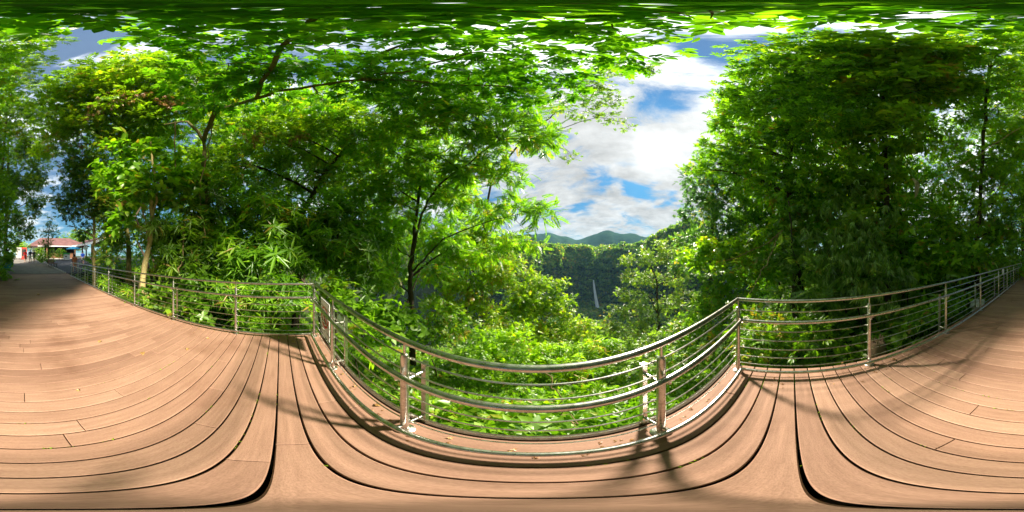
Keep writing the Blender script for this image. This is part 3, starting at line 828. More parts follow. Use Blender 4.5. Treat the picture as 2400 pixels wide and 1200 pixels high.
# --- right wall of trees
b = ground_at(1660, 14)
plant('dense_tree', 'dark bluish dense tree nearest the gorge on the right bank', 'tree', b,
      [b, P(1665, 620, 14.2), P(1670, 500, 14.5)],
      [B(1640, 430, 14.5, 1.4), B(1690, 390, 14.5, 1.7), B(1640, 490, 14, 1.5), B(1700, 480, 13.5, 1.8), B(1630, 560, 14, 1.4), B(1690, 560, 13, 1.6), B(1740, 430, 13.5, 1.6), B(1760, 530, 12, 1.6), B(1610, 620, 14.5, 1.1)],
      'blue', 'alt', S=0.48, cover=3.4, tone=.42, r0=.25)
b = ground_at(1862, 8)
plant('great_tree', 'largest dark tree right of the sky gap with bright outer leaves', 'tree', b,
      [b, P(1868, 640, 8), P(1852, 520, 8.2), P(1846, 400, 8.8), P(1850, 300, 9.8), P(1860, 220, 11)],
      [B(1700, 350, 10.5, 1.0), B(1660, 385, 11, .8), B(1745, 290, 11, 1.3), B(1725, 235, 12, .8), B(1780, 215, 12, 1.3), B(1840, 165, 12.5, 1.5), B(1910, 135, 12.5, 1.5), B(1830, 260, 10.5, 1.7), B(1900, 210, 11, 1.8), B(1780, 360, 9.5, 1.4), B(1850, 350, 9, 1.6), B(1930, 300, 9.5, 1.7), B(1820, 440, 8.8, 1.4), B(1900, 430, 8.6, 1.4), B(1960, 400, 9, 1.4), B(1740, 420, 9.6, 1.0), B(1690, 300, 11, .5), B(1700, 228, 12, .4), B(1655, 345, 11, .45), B(1625, 400, 11.5, .5), B(1760, 165, 12.5, .55), B(1810, 118, 13, .6), B(1720, 265, 11.5, .5), B(1880, 95, 13.5, .55), B(1960, 98, 13.5, .6)],
      'fresh', 'alt', S=0.48, cover=3.0, tone=.42, r0=.24)
b = ground_at(2080, 8)
plant('tall_tree', 'tall dark tree with spreading top behind the middle of the right rail', 'tree', b,
      [b, P(2085, 640, 8), P(2080, 500, 8.4), P(2075, 350, 9.8), P(2070, 220, 12)],
      [B(1990, 150, 13, 1.6), B(2070, 130, 13, 1.6), B(2150, 135, 13, 1.5), B(2010, 240, 11, 1.6), B(2100, 220, 11.5, 1.7), B(2190, 205, 12, 1.4), B(2040, 330, 10, 1.6), B(2120, 320, 10, 1.5), B(1990, 440, 8.8, 1.3), B(2060, 440, 8.8, 1.4), B(2000, 530, 7.6, 1.1), B(2080, 540, 7.6, 1.0)],
      'lime', 'broad', S=.52, cover=2.5, tone=.5, r0=.2)
b = ground_at(2292, 10)
plant('airy_tree', 'open yellow green tree with sky showing through above the right rail end', 'tree', b,
      [b, P(2290, 560, 10.2), P(2300, 420, 10.8), P(2310, 280, 12), P(2320, 160, 13.5)],
      [B(2260, 95, 14, 1.1), B(2330, 120, 14, 1.3), B(2390, 90, 14, 1.0), B(2290, 180, 13, 1.4), B(2370, 200, 13, 1.5), B(2250, 260, 12.5, 1.2), B(2330, 290, 12.5, 1.6), B(2390, 330, 12, 1.4), B(2290, 390, 11, 1.2), B(2370, 430, 11, 1.5), B(2240, 440, 10.5, 1.0), B(2320, 500, 10.5, 1.4), B(2390, 530, 11, 1.2), B(2200, 520, 9.6, .9), B(2260, 560, 9.6, .9), B(2200, 130, 14, .9), B(2215, 330, 11.5, 1.1), B(2360, 370, 11.5, 1.1), B(2300, 460, 11, 1.1), B(2345, 560, 11, 1.1), B(2395, 470, 12, 1.2)],
      'yellow', 'alt', S=.5, cover=2.9, tone=.45, r0=.17)
b = ground_at(12, 19)
plant('shade_tree', 'dark shady tree standing left of the path by the blue planters', 'tree', b,
      [b, P(14, 560, 19), P(16, 450, 19.5), P(20, 330, 21)],
      [B(10, 330, 19, 2.2), B(60, 360, 20, 1.9), B(2, 420, 18.5, 2.2), B(50, 440, 19.5, 2.0), B(20, 510, 19, 1.7), B(70, 500, 21, 1.3), B(40, 270, 20, 1.8), B(85, 420, 21, 1.2), B(0, 560, 18, 1.0), B(48, 552, 22, 1.0), B(60, 535, 21, .9), B(85, 470, 21, 1.1), B(70, 430, 20.5, 1.3), B(95, 390, 21, 1.1), B(30, 575, 20, .7), B(75, 550, 23, .7)],
      'dark', 'alt', S=.5, cover=3.4, tone=.55, r0=.3)
b = ground_at(2396, 16)
plant('thin_crowned_tree', 'thin crowned tree with wispy top against blue sky above the path', 'tree', b,
      [b, P(2396, 500, 16.5), P(10, 350, 18), P(20, 220, 19)],
      [B(30, 105, 19, 1.2), B(80, 98, 19.5, .8), B(10, 160, 18.5, 1.5), B(60, 140, 19, 1.0), B(30, 225, 18, 1.6), B(2385, 190, 17, 1.4), B(90, 190, 19, .9), B(5, 280, 17.5, 1.6), B(80, 260, 18.5, 1.0), B(2380, 270, 17, 1.4)],
      'olive', 'alt', S=.45, cover=1.7, tone=.5, r0=.2, flat=.6, twigs=6)
b = ground_at(113, 21)
plant('street_tree', 'small dark street tree with thin crown in the planting strip beside the road', 'tree', b,
      [b, P(113, 580, 21), P(114, 545, 21), P(118, 520, 21)],
      [B(116, 530, 21, .6), B(105, 545, 21, .55), B(128, 548, 21, .5), B(112, 568, 20.8, .55), B(100, 572, 20.5, .4), B(122, 590, 20.4, .45), B(120, 512, 21, .35)],
      'dark', 'alt', S=.36, cover=2.6, tone=.45, r0=.09, twigs=6)
b = ground_at(172, 44)
plant('background_tree', 'rounded green tree showing above the cafe roof on its right', 'tree', b, [b, P(172, 590, 44), P(172, 570, 44.5)],
      [B(165, 560, 44, 2.0), B(185, 553, 44, 2.2), B(205, 556, 44, 2.2), B(150, 566, 44, 1.5), B(222, 552, 44, 2.2), B(180, 575, 43, 2.0)], 'mid', 'alt', S=.8, cover=2.6, tone=.55, r0=.3)
for (u, s, v, r, label, leaf, cat) in ((45, 30, 575, 1.2, 'yellow green shrub at the far end of the path left of the cafe', 'yellow', 'shrub'), (92, 27, 590, .7, 'dark shrub in front of the cafe left wall', 'mid', 'shrub'),
                                       (140, 27, 590, .6, 'rounded green shrub before the cafe counter beside the road', 'fresh', 'shrub')):
    b = ground_at(u, s)
    plant('shrub', label, cat, b, [b, b + Vector((0, 0, .5))], [(P(u, v, s), r), (P(u - 6, v + 6, s - .3), r * .8), (P(u + 8, v + 4, s), r * .8)], leaf, 'alt', S=0.46, cover=3, tone=.5, r0=.06, stem='stems', crown='foliage')

# --- lower right shrubs
def shrub(name, u, d, bl, label, leaf, kind, S, tn, cover=3.4, hi=False, cat='shrub', r0=.035):
    b = ground_at(u, d); tops = [B(*q) for q in bl]
    plant(name, label, cat, b, [b, b.lerp(tops[0][0], .65)], tops, leaf, kind, S=S, cover=cover, tone=tn, r0=r0, hi=hi, stem='stems', crown='foliage')
shrub('sunny_shrub', 1700, 7.2, ((1640, 605, 7.4, .5), (1690, 590, 7.0, .45), (1735, 572, 6.8, .42), (1775, 560, 6.6, .35), (1610, 600, 8, .4), (1650, 575, 7.6, .35)), 'bright yellow green leafy bough on the right bank beside the gorge', 'yellow', 'broad', .3, .55)
shrub('leafy_shrub', 1740, 6.6, ((1690, 660, 6.4, .8), (1760, 640, 6.2, .7), (1820, 620, 6.4, .7), (1720, 590, 7.4, .6), (1660, 700, 6.4, .7), (1740, 710, 5.6, .6)), 'mid green shrub hiding the bank behind the right front corner post', 'mid', 'alt', .3, .5)
shrub('bamboo', 2030, 5.2, ((1985, 600, 5.4, .65), (2045, 590, 5.2, .65), (2090, 640, 4.9, .5), (2010, 660, 5.0, .6), (1950, 640, 5.4, .6), (2070, 690, 4.6, .45), (2020, 540, 5.8, .6)), 'hanging bamboo like leaves over the right rail', 'pale', 'hang', .4, .4, 2.7)
shrub('fern_shrub', 1905, 5.6, ((1890, 640, 5.7, .6), (1850, 690, 5.2, .5), (1920, 690, 5.0, .45), (1860, 590, 6.2, .6), (1960, 700, 4.8, .4)), 'dull green feathery shrub under the great dark tree', 'pale', 'pin', .42, .4, 2.4)
shrub('broad_leaved_shrub', 2250, 6.6, ((2235, 605, 6.6, .42), (2280, 598, 6.7, .42), (2255, 630, 6.5, .35), (2215, 625, 6.6, .3), (2300, 615, 6.8, .3)), 'bright broad leaved shrub alone in the shade behind the right rail', 'fresh', 'broad', .42, .62, 2.6, True)
shrub('low_shrub', 1800, 3.6, ((1800, 770, 3.7, .42), (1770, 810, 3.3, .32), (1860, 790, 3.3, .35), (1760, 755, 4.1, .4), (1900, 770, 3.5, .32)), 'low small leaved shrub right behind the first bay of the right rail', 'mid', 'alt', .22, .55)
shrub('low_shrub', 2180, 4.6, ((2170, 735, 4.5, .32), (2200, 715, 4.8, .35), (2235, 700, 5.2, .35), (2145, 745, 4.3, .25)), 'low leafy plant behind the right rail beside the brown stump', 'fresh', 'broad', .26, .5, 2.8)
shrub('roadside_shrub', 2335, 8.2, ((2330, 610, 8.5, .5), (2370, 605, 9.5, .6), (2390, 590, 10.5, .7), (2310, 640, 7.8, .4)), 'yellowish weedy shrub near the far end of the right rail', 'yellow', 'alt', .3, .3)
shrub('low_shrub', 290, 6.4, ((280, 690, 6.3, .35), (250, 670, 7.6, .4), (305, 700, 5.7, .3)), 'low grassy clump behind the left rail before the pale mossy trunk', 'fresh', 'strap', .45, .45, 2.0)
shrub('low_shrub', 430, 4.6, ((410, 700, 4.7, .45), (460, 720, 4.3, .42), (380, 690, 5.3, .45), (480, 670, 4.8, .45)), 'dark broad leaved shrub filling the left rail bays near the mossy trunk', 'mid', 'broad', .34, .45)
shrub('low_shrub', 620, 4.2, ((580, 710, 4.3, .42), (640, 690, 4.3, .5), (690, 700, 4.1, .42), (530, 690, 4.6, .45), (600, 750, 3.9, .3)), 'bright lance leaved shrub pressed against the middle of the left rail', 'fresh', 'ros', .3, .5)
shrub('low_shrub', 850, 4.6, ((820, 720, 4.4, .45), (880, 740, 4.2, .45), (860, 790, 3.4, .35), (920, 760, 4.6, .5), (790, 690, 4.8, .45)), 'dark broad leaved shrub just outside the corner sign and front rail', 'mid', 'broad', .3, .5)
shrub('creeper', 1990, 6.6, ((1930, 470, 7.0, .6), (1990, 520, 6.6, .7), (1950, 570, 6.4, .7), (2060, 500, 6.8, .6), (1890, 540, 6.9, .7), (2010, 440, 7.4, .5)), 'curtain of dull pale green creeper hanging between the two largest right trees', 'pale', 'hang', .5, .4, 2.4, cat='creeper')
shrub('creeper', 1866, 7.3, ((1866, 430, 8.0, .5), (1850, 500, 7.5, .55), (1880, 560, 7.2, .55), (1850, 610, 7.0, .55), (1820, 540, 7.3, .5), (1900, 490, 7.6, .5)), 'leafy creeper wrapped round the trunk of the largest dark tree', 'mid', 'broad', .4, .5, 2.6, cat='creeper')
shrub('creeper', 2130, 6.9, ((2120, 560, 7.0, .6), (2160, 600, 6.8, .6), (2110, 630, 6.4, .5), (2180, 540, 7.4, .6), (2140, 660, 6.0, .45)), 'broad leaved creeper in the shade left of the lone bright shrub', 'fresh', 'broad', .46, .45, 2.4, cat='creeper')
shrub('verge_plant', 113, 20.6, ((108, 602, 20.5, .4), (98, 606, 20.4, .45), (120, 606, 20.4, .35), (90, 600, 21.5, .45)), 'dark green bedding plants at the foot of the street tree', 'mid', 'alt', .4, .5)
# strap-leaved plant perched in the mossy tree's fork
root = thing('epiphyte', P(362, 535, 5.85), 'tufted strap leaved plant perched in the fork of the pale mossy trunk', 'plant')
rm = MB(); rm.lathe((0, 0, 0), [(.02, -.16), (.07, -.1), (.09, -.02), (.05, .05), (.02, .08)], 8); rm.build('root_ball', M['bark_dark'], root)
pos = rng.normal(0, .05, (10, 3)); o_, u_ = orient('strap', norm(rng.normal(0, 1, (10, 3))), 10)
link_mesh('leaves', foliage_mesh('leaves', pos, o_, u_, np.full(10, .75), 'strap', np.full(10, .6)), LEAF['pale'], root)

# --- hanging vines and bare stems
def vine(name, pts, r, label, mat='vine', cat='vine', group=None):
    r_ = random.Random(len(label)); pts = [Vector(p) for p in pts]; dn = []
    for i in range(len(pts) - 1):
        for q in range(5): dn.append(pts[i].lerp(pts[i + 1], q / 5))
    dn.append(pts[-1]); dn = wobble(dn, .03, r_)
    m = MB(); o0 = dn[0]
    m.tube([p - o0 for p in dn], [r * (1 - .3 * i / len(dn)) for i in range(len(dn))], 6)
    return tag(m.build(name, M[mat], loc=o0), label, cat, group)
vine('hanging_vine', [P(411, 285, 7.4), P(410, 360, 6.9), P(411, 440, 6.4)], .028, 'straight pale hanging root left of the vine covered trunk')
vine('hanging_vine', [P(500, 290, 7.3), P(488, 350, 6.8), P(472, 430, 6.4), P(468, 500, 6.3)], .026, 'pale vine dangling along the canopy tree trunk')
vine('twisted_vine', [P(432, 520, 5.8), P(428, 590, 5.6), P(420, 640, 5.5), P(424, 700, 5.6)], .03, 'twisted pale stem rising behind the left rail')
vine('hanging_vine', [P(478, 520, 5.6), P(480, 585, 5.5), P(481, 600, 5.5)], .018, 'short thin stem above the left rail among broad leaves')
vine('bare_bough', [P(2392, 300, 8.2), P(2330, 340, 7.8), P(2260, 385, 7.4), P(2180, 425, 7.0)], .02, 'long bare slanting bough crossing the open yellow green tree', 'bark_pale', 'branch')
vine('bare_branch', [P(1835, 540, 5.6), P(1800, 570, 5.4), P(1700, 612, 5.6)], .02, 'thin bare branch reaching left from the great dark tree', 'vine', 'branch')
vine('bare_branch', [P(1832, 545, 5.6), P(1795, 620, 5.0), P(1755, 690, 4.5)], .014, 'thin bare twig slanting down to the right front corner post', 'vine', 'branch')
vine('dark_liana', [P(1848, 470, 6.6), P(1855, 560, 6.2), P(1880, 660, 5.9)], .03, 'dark liana hanging before the great tree trunk', 'bark_dark')
vine('dry_stalk', [P(1268, 870, 1.9), P(1300, 910, 1.9), P(1330, 965, 1.95), P(1350, 1000, 2.0)], .006, 'thin dry yellow stalk leaning behind the front rail', 'vine', 'stalk')
# big withered leaf caught in the right-hand trees
def big_leaf(name, loc, size, label, mat, rot, cat='leaf', curl=.25, thick=.004):
    n = 9; vs = []; fs = []
    for i in range(n):
        t = i / (n - 1); wv = math.sin(math.pi * min(1, t * .93 + .05)) ** .7 * .42
        for k in range(7):
            s_ = (k - 3) / 3
            vs.append(((t - .5) * size, s_ * wv * size, size * (curl * s_ * s_ * wv * 1.4 - curl * (t - .4) ** 2 + .03 * math.sin(9 * t + 5 * s_))))
    for i in range(n - 1):
        for k in range(6):
            q = i * 7 + k; fs.append((q, q + 1, q + 8, q + 7))
    me = bpy.data.meshes.new(name); me.from_pydata(vs, [], fs)
    a = me.attributes.new('tone', 'FLOAT', 'FACE'); a.data.foreach_set('value', [min(1, max(0, random.gauss(.55, .2))) for _ in fs])
    o = link_mesh(name, me, mat, loc=loc); o.rotation_euler = rot
    md = o.modifiers.new('thickness', 'SOLIDIFY'); md.thickness = thick
    return tag(o, label, cat)
big_leaf('withered_leaf', P(2145, 440, 6.6), .8, 'large withered tan leaf hanging in the trees above the right rail', LEAF['withered'], (R(80), R(60), R(-62)), curl=.3)

# --- ground cover on the banks round the deck, and dark woods behind (uncountable masses)
def scatter_cover():
    n = 60000
    th = rng.random(n) * 2 * np.pi - np.pi; r = .8 + 26 * rng.random(n) ** 1.5
    x = r * np.sin(th); y = r * np.cos(th)
    lx = LX0 + (LX1 - LX0) * (.62 - y) / 12.8; rx = RX0 + (RX1 - RX0) * (.62 - y) / 13.8
    on = (x > lx - .15) & (x < rx + .15) & (y < .82) & (y > -14.6)
    pv = (y < -13) & (x > -16) & (x < 2.9)
    k = ~(on | pv); x, y = x[k], y[k]
    z = np.array([ground_z(a, b) for a, b in zip(x, y)])
    hh = np.array([mnoise.noise(Vector((a * .7, b * .7, 2))) for a, b in zip(x, y)])
    rr = np.hypot(x, y)
    # herbs stand higher in patches, tallest close below the front rail
    top = .35 + .5 * np.clip(hh + .4, 0, 1) + np.where(y > .7, .55 * np.exp(-(rr - 1) / 3), 0)
    z = z + rng.random(len(x)) ** .7 * top
    z = np.where((y < .7) & (np.abs(x) < 6) & (z > -.12), -.12 - .3 * rng.random(len(x)), z)
    pos = np.stack([x, y, z], 1)
    out = np.stack([rng.normal(0, 1, len(x)), rng.normal(0, 1, len(x)), np.abs(rng.normal(.6, .5, len(x)))], 1)
    ax, up = orient('alt', norm(out), len(x))
    size = np.where(rr < 6, .26, .40) * rng.uniform(.7, 1.4, len(x))
    tone = .45 + .35 * hh + np.where(y > .5, .1, 0)
    for kind, leaf, sel in (('broad', 'mid', rng.random(len(x)) < .55), ('alt', 'mid', None)):
        if sel is not None: keep = sel
        else: keep = ~keep
        me = foliage_mesh('ground_cover', pos[keep], ax[keep], up[keep], size[keep], kind, tone[keep])
        tag(link_mesh('ground_cover', me, LEAF[leaf]), kind='stuff', label='mixed leafy undergrowth covering the banks round the deck')
scatter_cover()
def scatter_wood():
    bl = []
    for u in range(262, 1110, 42):
        for vv in (230, 300, 370, 440, 510, 575, 630):
            if rng.random() < .12 and vv < 500: continue
            if vv < 300 and (u < 330 or u > 900) or vv < 370 and u > 1040: continue
            s_ = rng.uniform(14.5, 19); bl.append((P(u + rng.uniform(-20, 20), vv + rng.uniform(-20, 20), s_), rng.uniform(1.5, 2.3) * (1 if vv > 350 else .8)))
    for u in range(1790, 2392, 44):
        for vv in (230, 300, 380, 460, 540, 600, 650):
            if vv < 400 and (u < 1900 or rng.random() < .4): continue
            if rng.random() < .12 and vv < 560: continue
            s_ = rng.uniform(13.5, 18); bl.append((P(u + rng.uniform(-20, 20), vv + rng.uniform(-20, 20), s_), rng.uniform(1.5, 2.2) * (1 if vv > 350 else .8)))
    for u in range(1740, 2200, 46):
        for vv in (190, 250, 320, 390, 450, 500):
            if vv < 230 and not 1840 < u < 2160: continue
            bl.append((P(u + rng.uniform(-18, 18), vv + rng.uniform(-18, 18), rng.uniform(13.5, 16)), rng.uniform(1.2, 1.8)))
    for u in range(1780, 2392, 40):       # dark understorey
        for vv in (520, 575, 620, 665):
            bl.append((P(u + rng.uniform(-20, 20), vv + rng.uniform(-14, 14), rng.uniform(9.5, 13)), rng.uniform(.8, 1.4)))
    pp, oo, tt, _ = clump_points(bl, .66, 1.8)
    n = len(pp); ax, up = orient('alt', oo, n)
    me = foliage_mesh('woodland', pp, ax, up, .62 * rng.uniform(.7, 1.3, n), 'alt', .5 + tt)
    tag(link_mesh('woodland', me, LEAF['fresh']), kind='stuff', label='deep shady woodland behind the trees on both banks')
    m = MB()
    for i in range(26):
        u = rng.uniform(240, 1000) if i % 2 else rng.uniform(1780, 2380)
        d = rng.uniform(10, 16); g = G(u, d, 0); g.z = ground_z(g.x, g.y)
        m.tube([g, g + Vector((rng.normal(0, .7), rng.normal(0, .7), 3)), g + Vector((rng.normal(0, 1.3), rng.normal(0, 1.3), 6)), g + Vector((rng.normal(0, 2.), rng.normal(0, 2.), 9.5))], [rng.uniform(.08, .22), .1, .08, .04], 7)
    tag(m.build('woodland_trunks', M['bark_dark']), kind='stuff', label='shaded trunks of the deep woodland on both banks')
scatter_wood()
def scatter_forest():
    # tree crowns over the gorge walls, the cliff rim and the plateau
    pos = []; tone = []; size = []; out = []
    n = 0
    while n < 11000:
        th = rng.uniform(-32, 62); rc = cliff_r(th)
        r = rc * rng.uniform(.92, 1.09) if n % 2 else 34 + (560 - 34) * rng.random() ** .75
        x, y = r * math.sin(R(th)), r * math.cos(R(th))
        z = ground_z(x, y)
        if .9 * rc < r < .985 * rc and abs(th - 20.9) < 1.3: continue       # bare rock beside the fall
        q = r / rc
        rad = min(6.5, 1.5 + r * .016) * rng.uniform(.5, 1.35)
        if .93 < q < 1.0: rad *= .62
        t0 = rng.normal(.5, .27); k = 14
        d = norm(rng.normal(0, 1, (k, 3))); d[:, 2] = np.abs(d[:, 2])
        pos.append(np.array((x, y, z + rad * .9)) + d * rad * np.array((1, 1, .9))); out.append(d); tone.append(np.full(k, t0) + rng.normal(0, .06, k)); size.append(np.full(k, rad * .55))
        n += 1
    pos = np.concatenate(pos); out = np.concatenate(out); tone = np.concatenate(tone); size = np.concatenate(size) * rng.uniform(.7, 1.3, len(tone))
    ax, up = orient('alt', out, len(pos)); up = out + rng.normal(0, .4, out.shape)
    me = foliage_mesh('gorge_forest', pos, ax, up, size, 'tuft', tone)
    tag(link_mesh('gorge_forest', me, LEAF['forest']), kind='stuff', label='dense forest covering the gorge walls and the plateau above the waterfall')
scatter_forest()
# ------------------------------------------------------------------ waterfall
def build_waterfall():
    m = MB(); vs = []; fs = []; n = 40
    for i in range(n + 1):
        t = i / n
        p = P(1391 + 13 * t ** 1.3 * .8, 656 + 70 * t, 360 - 12 * t)
        wv = 1.2 + 2.7 * t ** .8
        o = R(21); ax = Vector((math.cos(o), -math.sin(o), 0)); nn = Vector((-math.sin(o), -math.cos(o), 0))
        for k in range(9):
            s_ = (k - 4) / 4
            j = mnoise.noise(Vector((s_ * 2, t * 9, 1))) * .6
            vs.append(p + ax * (s_ * wv + j * .5) + nn * ((1 - s_ * s_) * 1.5 + j))
    for i in range(n):
        for k in range(8):
            q = i * 9 + k; fs.append((q, q + 1, q + 10, q + 9))
    m.add(vs, fs)
    mt, t, b = newmat('falling_water')
    c = coords(t, (.6, .6, .05))
    nn = tex(t, 'ShaderNodeTexNoise', 1.2, c, Detail=6)
    t.links.new(ramp(t, nn.outputs[0], [(.25, (.86, .91, .95)), (.5, (.98, .98, .99))]), b.inputs['Base Color']); b.inputs['Roughness'].default_value = .6
    tr = N(t, 'ShaderNodeBsdfTranslucent'); tr.inputs['Color'].default_value = (1, 1, 1, 1)
    mx = N(t, 'ShaderNodeMixShader'); mx.inputs[0].default_value = .6
    t.links.new(b.outputs[0], mx.inputs[1]); t.links.new(tr.outputs[0], mx.inputs[2]); t.links.new(mx.outputs[0], t.nodes['Material Output'].inputs[0])
    o = m.build('waterfall', mt)
    tag(o, 'slender white waterfall dropping down the dark cliff at the head of the gorge', 'waterfall')
    # the stream at its foot
    s = MB(); c0 = P(1404, 735, 376); vs = [c0 + Vector((math.cos(a) * 26, math.sin(a) * 16, 0)) for a in np.linspace(0, 2 * math.pi, 28, endpoint=False)]
    s.add(vs, [tuple(range(28))])
    tag(s.build('water', noisy('pool_water', (.05, .14, .15), (.1, .2, .2), .3, .15, bs=.1)), kind='structure')
build_waterfall()

# ------------------------------------------------------------------ railings
def railing(label, a, b, posts, ends=(True, True), stubs=None, inner_trim=(0, 0)):
    """stainless railing from a to b (xy); inward = left normal of a->b turned to the deck; posts = distances along"""
    a = Vector((a[0], a[1], 0)); b = Vector((b[0], b[1], 0))
    d = (b - a); L = d.length; d.normalize()
    inn = Vector((-d.y, d.x, 0))
    if inn.dot(Vector((-.5, -6, 0)) - (a + b) / 2) < 0: inn = -inn
    root = thing('railing', a, label, 'railing', 'steel railings round the deck')
    st = M['steel']
    def pt(s_, i_, z): return d * s_ + inn * i_ + Vector((0, 0, z))
    m = MB(); m.tube([pt(0, 0, 1.085), pt(L * .5, 0, 1.085), pt(L, 0, 1.085)], .0205, 14)
    m.lathe(pt(0, 0, 1.085) , [(.0005, -.0215), (.016, -.014), (.0215, 0), (.016, .014), (.0005, .0215)], 12)
    m.build('top_rail', st, root)
    t0, t1 = inner_trim
    m = MB(); m.tube([pt(t0, .065, .845), pt(L / 2, .065, .845), pt(L - t1, .065, .845)], .021, 14); m.build('handrail', st, root)
    m = MB(); m.tube([pt(t0, .065, .09), pt(L / 2, .065, .09), pt(L - t1, .065, .09)], .022, 12); m.build('bottom_rail', st, root)
    for z in (.94, .805, .67, .535, .40, .265, .13):
        m = MB(); m.tube([pt(.0, -.035, z), pt(L * .33, -.036, z + .001), pt(L * .66, -.034, z - .001), pt(L, -.035, z)], .0062, 7)
        for s_ in posts:
            for e in (-.028, .028):
                m.tube([pt(s_ + e - .012, -.035, z), pt(s_ + e + .012, -.035, z)], .0105, 8)
        m.build('rod', st, root)
    for k, s_ in enumerate(posts):
        m = MB(); c = pt(s_, 0, 0)
        m.lathe(c, [(.0255, .02), (.0255, .965), (.02, .985), (.0085, .992), (.0085, 1.075)], 16)
        p = m.build('post', st, root)
        f = MB(); f.lathe(c, [(.062, .0), (.062, .008), (.052, .016), (.032, .022), (.028, .034)], 18)
        for q in range(4):
            an = q * math.pi / 2 + .6
            f.lathe(c + Vector((math.cos(an) * .047, math.sin(an) * .047, .006)), [(.007, 0), (.007, .011), (.003, .014)], 8)
        f.build('base_plate', st, p)
        br = MB()
        br.tube([pt(s_, .0, .775), pt(s_, .05, .778), pt(s_, .065, .79), pt(s_, .065, .83)], .0085, 8)
        br.build('handrail_bracket', st, p); br = MB()
        br.tube([pt(s_ - .03, .065, .822), pt(s_ + .03, .065, .822)], .0135, 8)
        br.build('saddle', st, p); br = MB()
        br.tube([pt(s_, 0, .09), pt(s_, .05, .09)], .0135, 8)
        br.build('bottom_arm', st, p)
        if stubs is None or k in stubs:
            ou = MB()
            M4 = Matrix.Rotation(math.atan2(d.y, d.x), 4, 'Z')
            ou.box(pt(s_ + .01, -.165, .34), (.034, .034, .98), M=M4)
            ou.build('outer_post', st, root)
            for z in (.745, .115):
                ar = MB(); ar.tube([pt(s_ + .005, -.145, z), pt(s_, -.02, z)], .0145, 10)
                ar.build('spacer_arm', st, root)
    return root
LF = (-2.93, .62); RF = (1.80, .62)
railing('stainless steel railing along the front edge facing the waterfall', LF, RF, [.0, 1.08, 2.283, 3.527, 4.73], stubs=(1, 2, 3), inner_trim=(.066, .066))
lb = (left_x(-12.2), -12.2); rb = (right_x(-13.4), -13.4)
railing('stainless steel railing along the left side leading back to the cafe', LF, lb, [1.46, 3.0, 4.57, 6.36, 7.93, 9.4, 10.9, 12.8], stubs=(1, 2, 3, 4, 5, 6), inner_trim=(.066, 0))
railing('stainless steel railing along the right side under the tall dark trees', RF, rb, [1.55, 3.15, 4.83, 6.6, 8.0, 9.5, 11.0, 12.5, 14.0], stubs=(1, 2, 3, 4, 5, 6, 7), inner_trim=(.066, 0))

# ------------------------------------------------------------------ prohibition sign on the corner bay, plates on the right rail
def build_sign():
    x0, x1 = -2.60, -2.12
    root = thing('warning_sign', (-2.36, .665, .2), 'white no climbing sign with red ring on the front rail at the left corner', 'sign')
    mw = M['white']
    w_, h_ = .46, .62; cx, cz = 0, .40
    m = MB(); m.box((0, 0, cz), (w_, .006, h_))
    m.build('panel', mw, root, smooth=False)
    def flat(pts, yv=-.0046):
        return [Vector((x, yv, cz + z)) for x, z in pts]
    ring = MB(); n = 40; ro, ri = .185, .15; zc = .03
    vs = []
    for k in range(n):
        a = 2 * math.pi * k / n
        for r_ in (ro, ri):
            for yv in (-.0032, -.0062):
                vs.append(Vector((r_ * math.cos(a), yv, cz + zc + r_ * math.sin(a))))
    fs = []
    for k in range(n):
        a = k * 4; b = ((k + 1) % n) * 4
        fs += [(a + 1, b + 1, b + 3, a + 3), (a, a + 1, b + 1, b)[::-1], (a + 2, b + 2, b + 3, a + 3)[::-1]]
    ring.add(vs, fs)
    an = R(-45); ring.box((0, -.0075, cz + zc), (2 * ri + .01, .002, .034), M=Matrix.Rotation(an, 4, 'Y').inverted())
    ring.build('red_ring', M['red'], root, smooth=False)
    fig = MB()
    def limb(p, q, r_): fig.tube([Vector((p[0], -.0048, cz + zc + p[1])), Vector((q[0], -.0048, cz + zc + q[1]))], r_ * .0 + .0001 if False else r_, 8)
    M0 = lambda a_: Matrix.Rotation(-a_, 4, 'Y')
    def bar(p, q, t):
        dx, dz = q[0] - p[0], q[1] - p[1]
        fig.box(((p[0] + q[0]) / 2, -.0048, cz + zc + (p[1] + q[1]) / 2), (math.hypot(dx, dz) + t * .5, .002, t), M=M0(math.atan2(dz, dx)))
    for p, q, t in (((-.02, .05), (.02, -.02), .04), ((.02, -.02), (-.03, -.06), .026), ((-.03, -.06), (-.02, -.12), .022), ((.02, -.02), (.06, -.07), .026), ((.06, -.07), (.05, -.13), .022), ((-.02, .045), (.05, .07), .02), ((-.02, .04), (-.07, .0), .02), ((-.1, -.03), (-.1, -.12), .016), ((.09, .05), (.09, -.12), .012)):
        bar(p, q, t)
    hv = [Vector((-.03 + .024 * math.cos(a), -.0058, cz + zc + .098 + .024 * math.sin(a))) for a in np.linspace(0, 2 * math.pi, 18, endpoint=False)]
    fig.add(hv, [tuple(range(18))])
    fig.build('pictogram', M['black'], root, smooth=False)
    for sx in (-1, 1):
        for z in (.67, .13):
            cl = MB(); cl.tube([Vector((sx * .2, -.012, z)), Vector((sx * .2, -.004, z))], .012, 10)
            cl.build('clip', M['steel'], root)
    return root
build_sign()
for (y, z, label) in ((-6.55, .96, 'small grey plate fixed on the right railing, nearer of two'), (-11.6, .98, 'small grey plate fixed on the right railing, farther one near its end')):
    root = thing('sign_plate', (right_x(y) - .03, y, z), label, 'sign')
    m = MB(); m.bevel_box((0, 0, 0), (.012, .26, .2), .003); m.build('plate', M['white'], root, smooth=False)
    for sy in (-1, 1):
        c = MB(); c.box((.016, sy * .08, .03), (.018, .03, .12)); c.build('clamp', M['steel'], root, smooth=False)

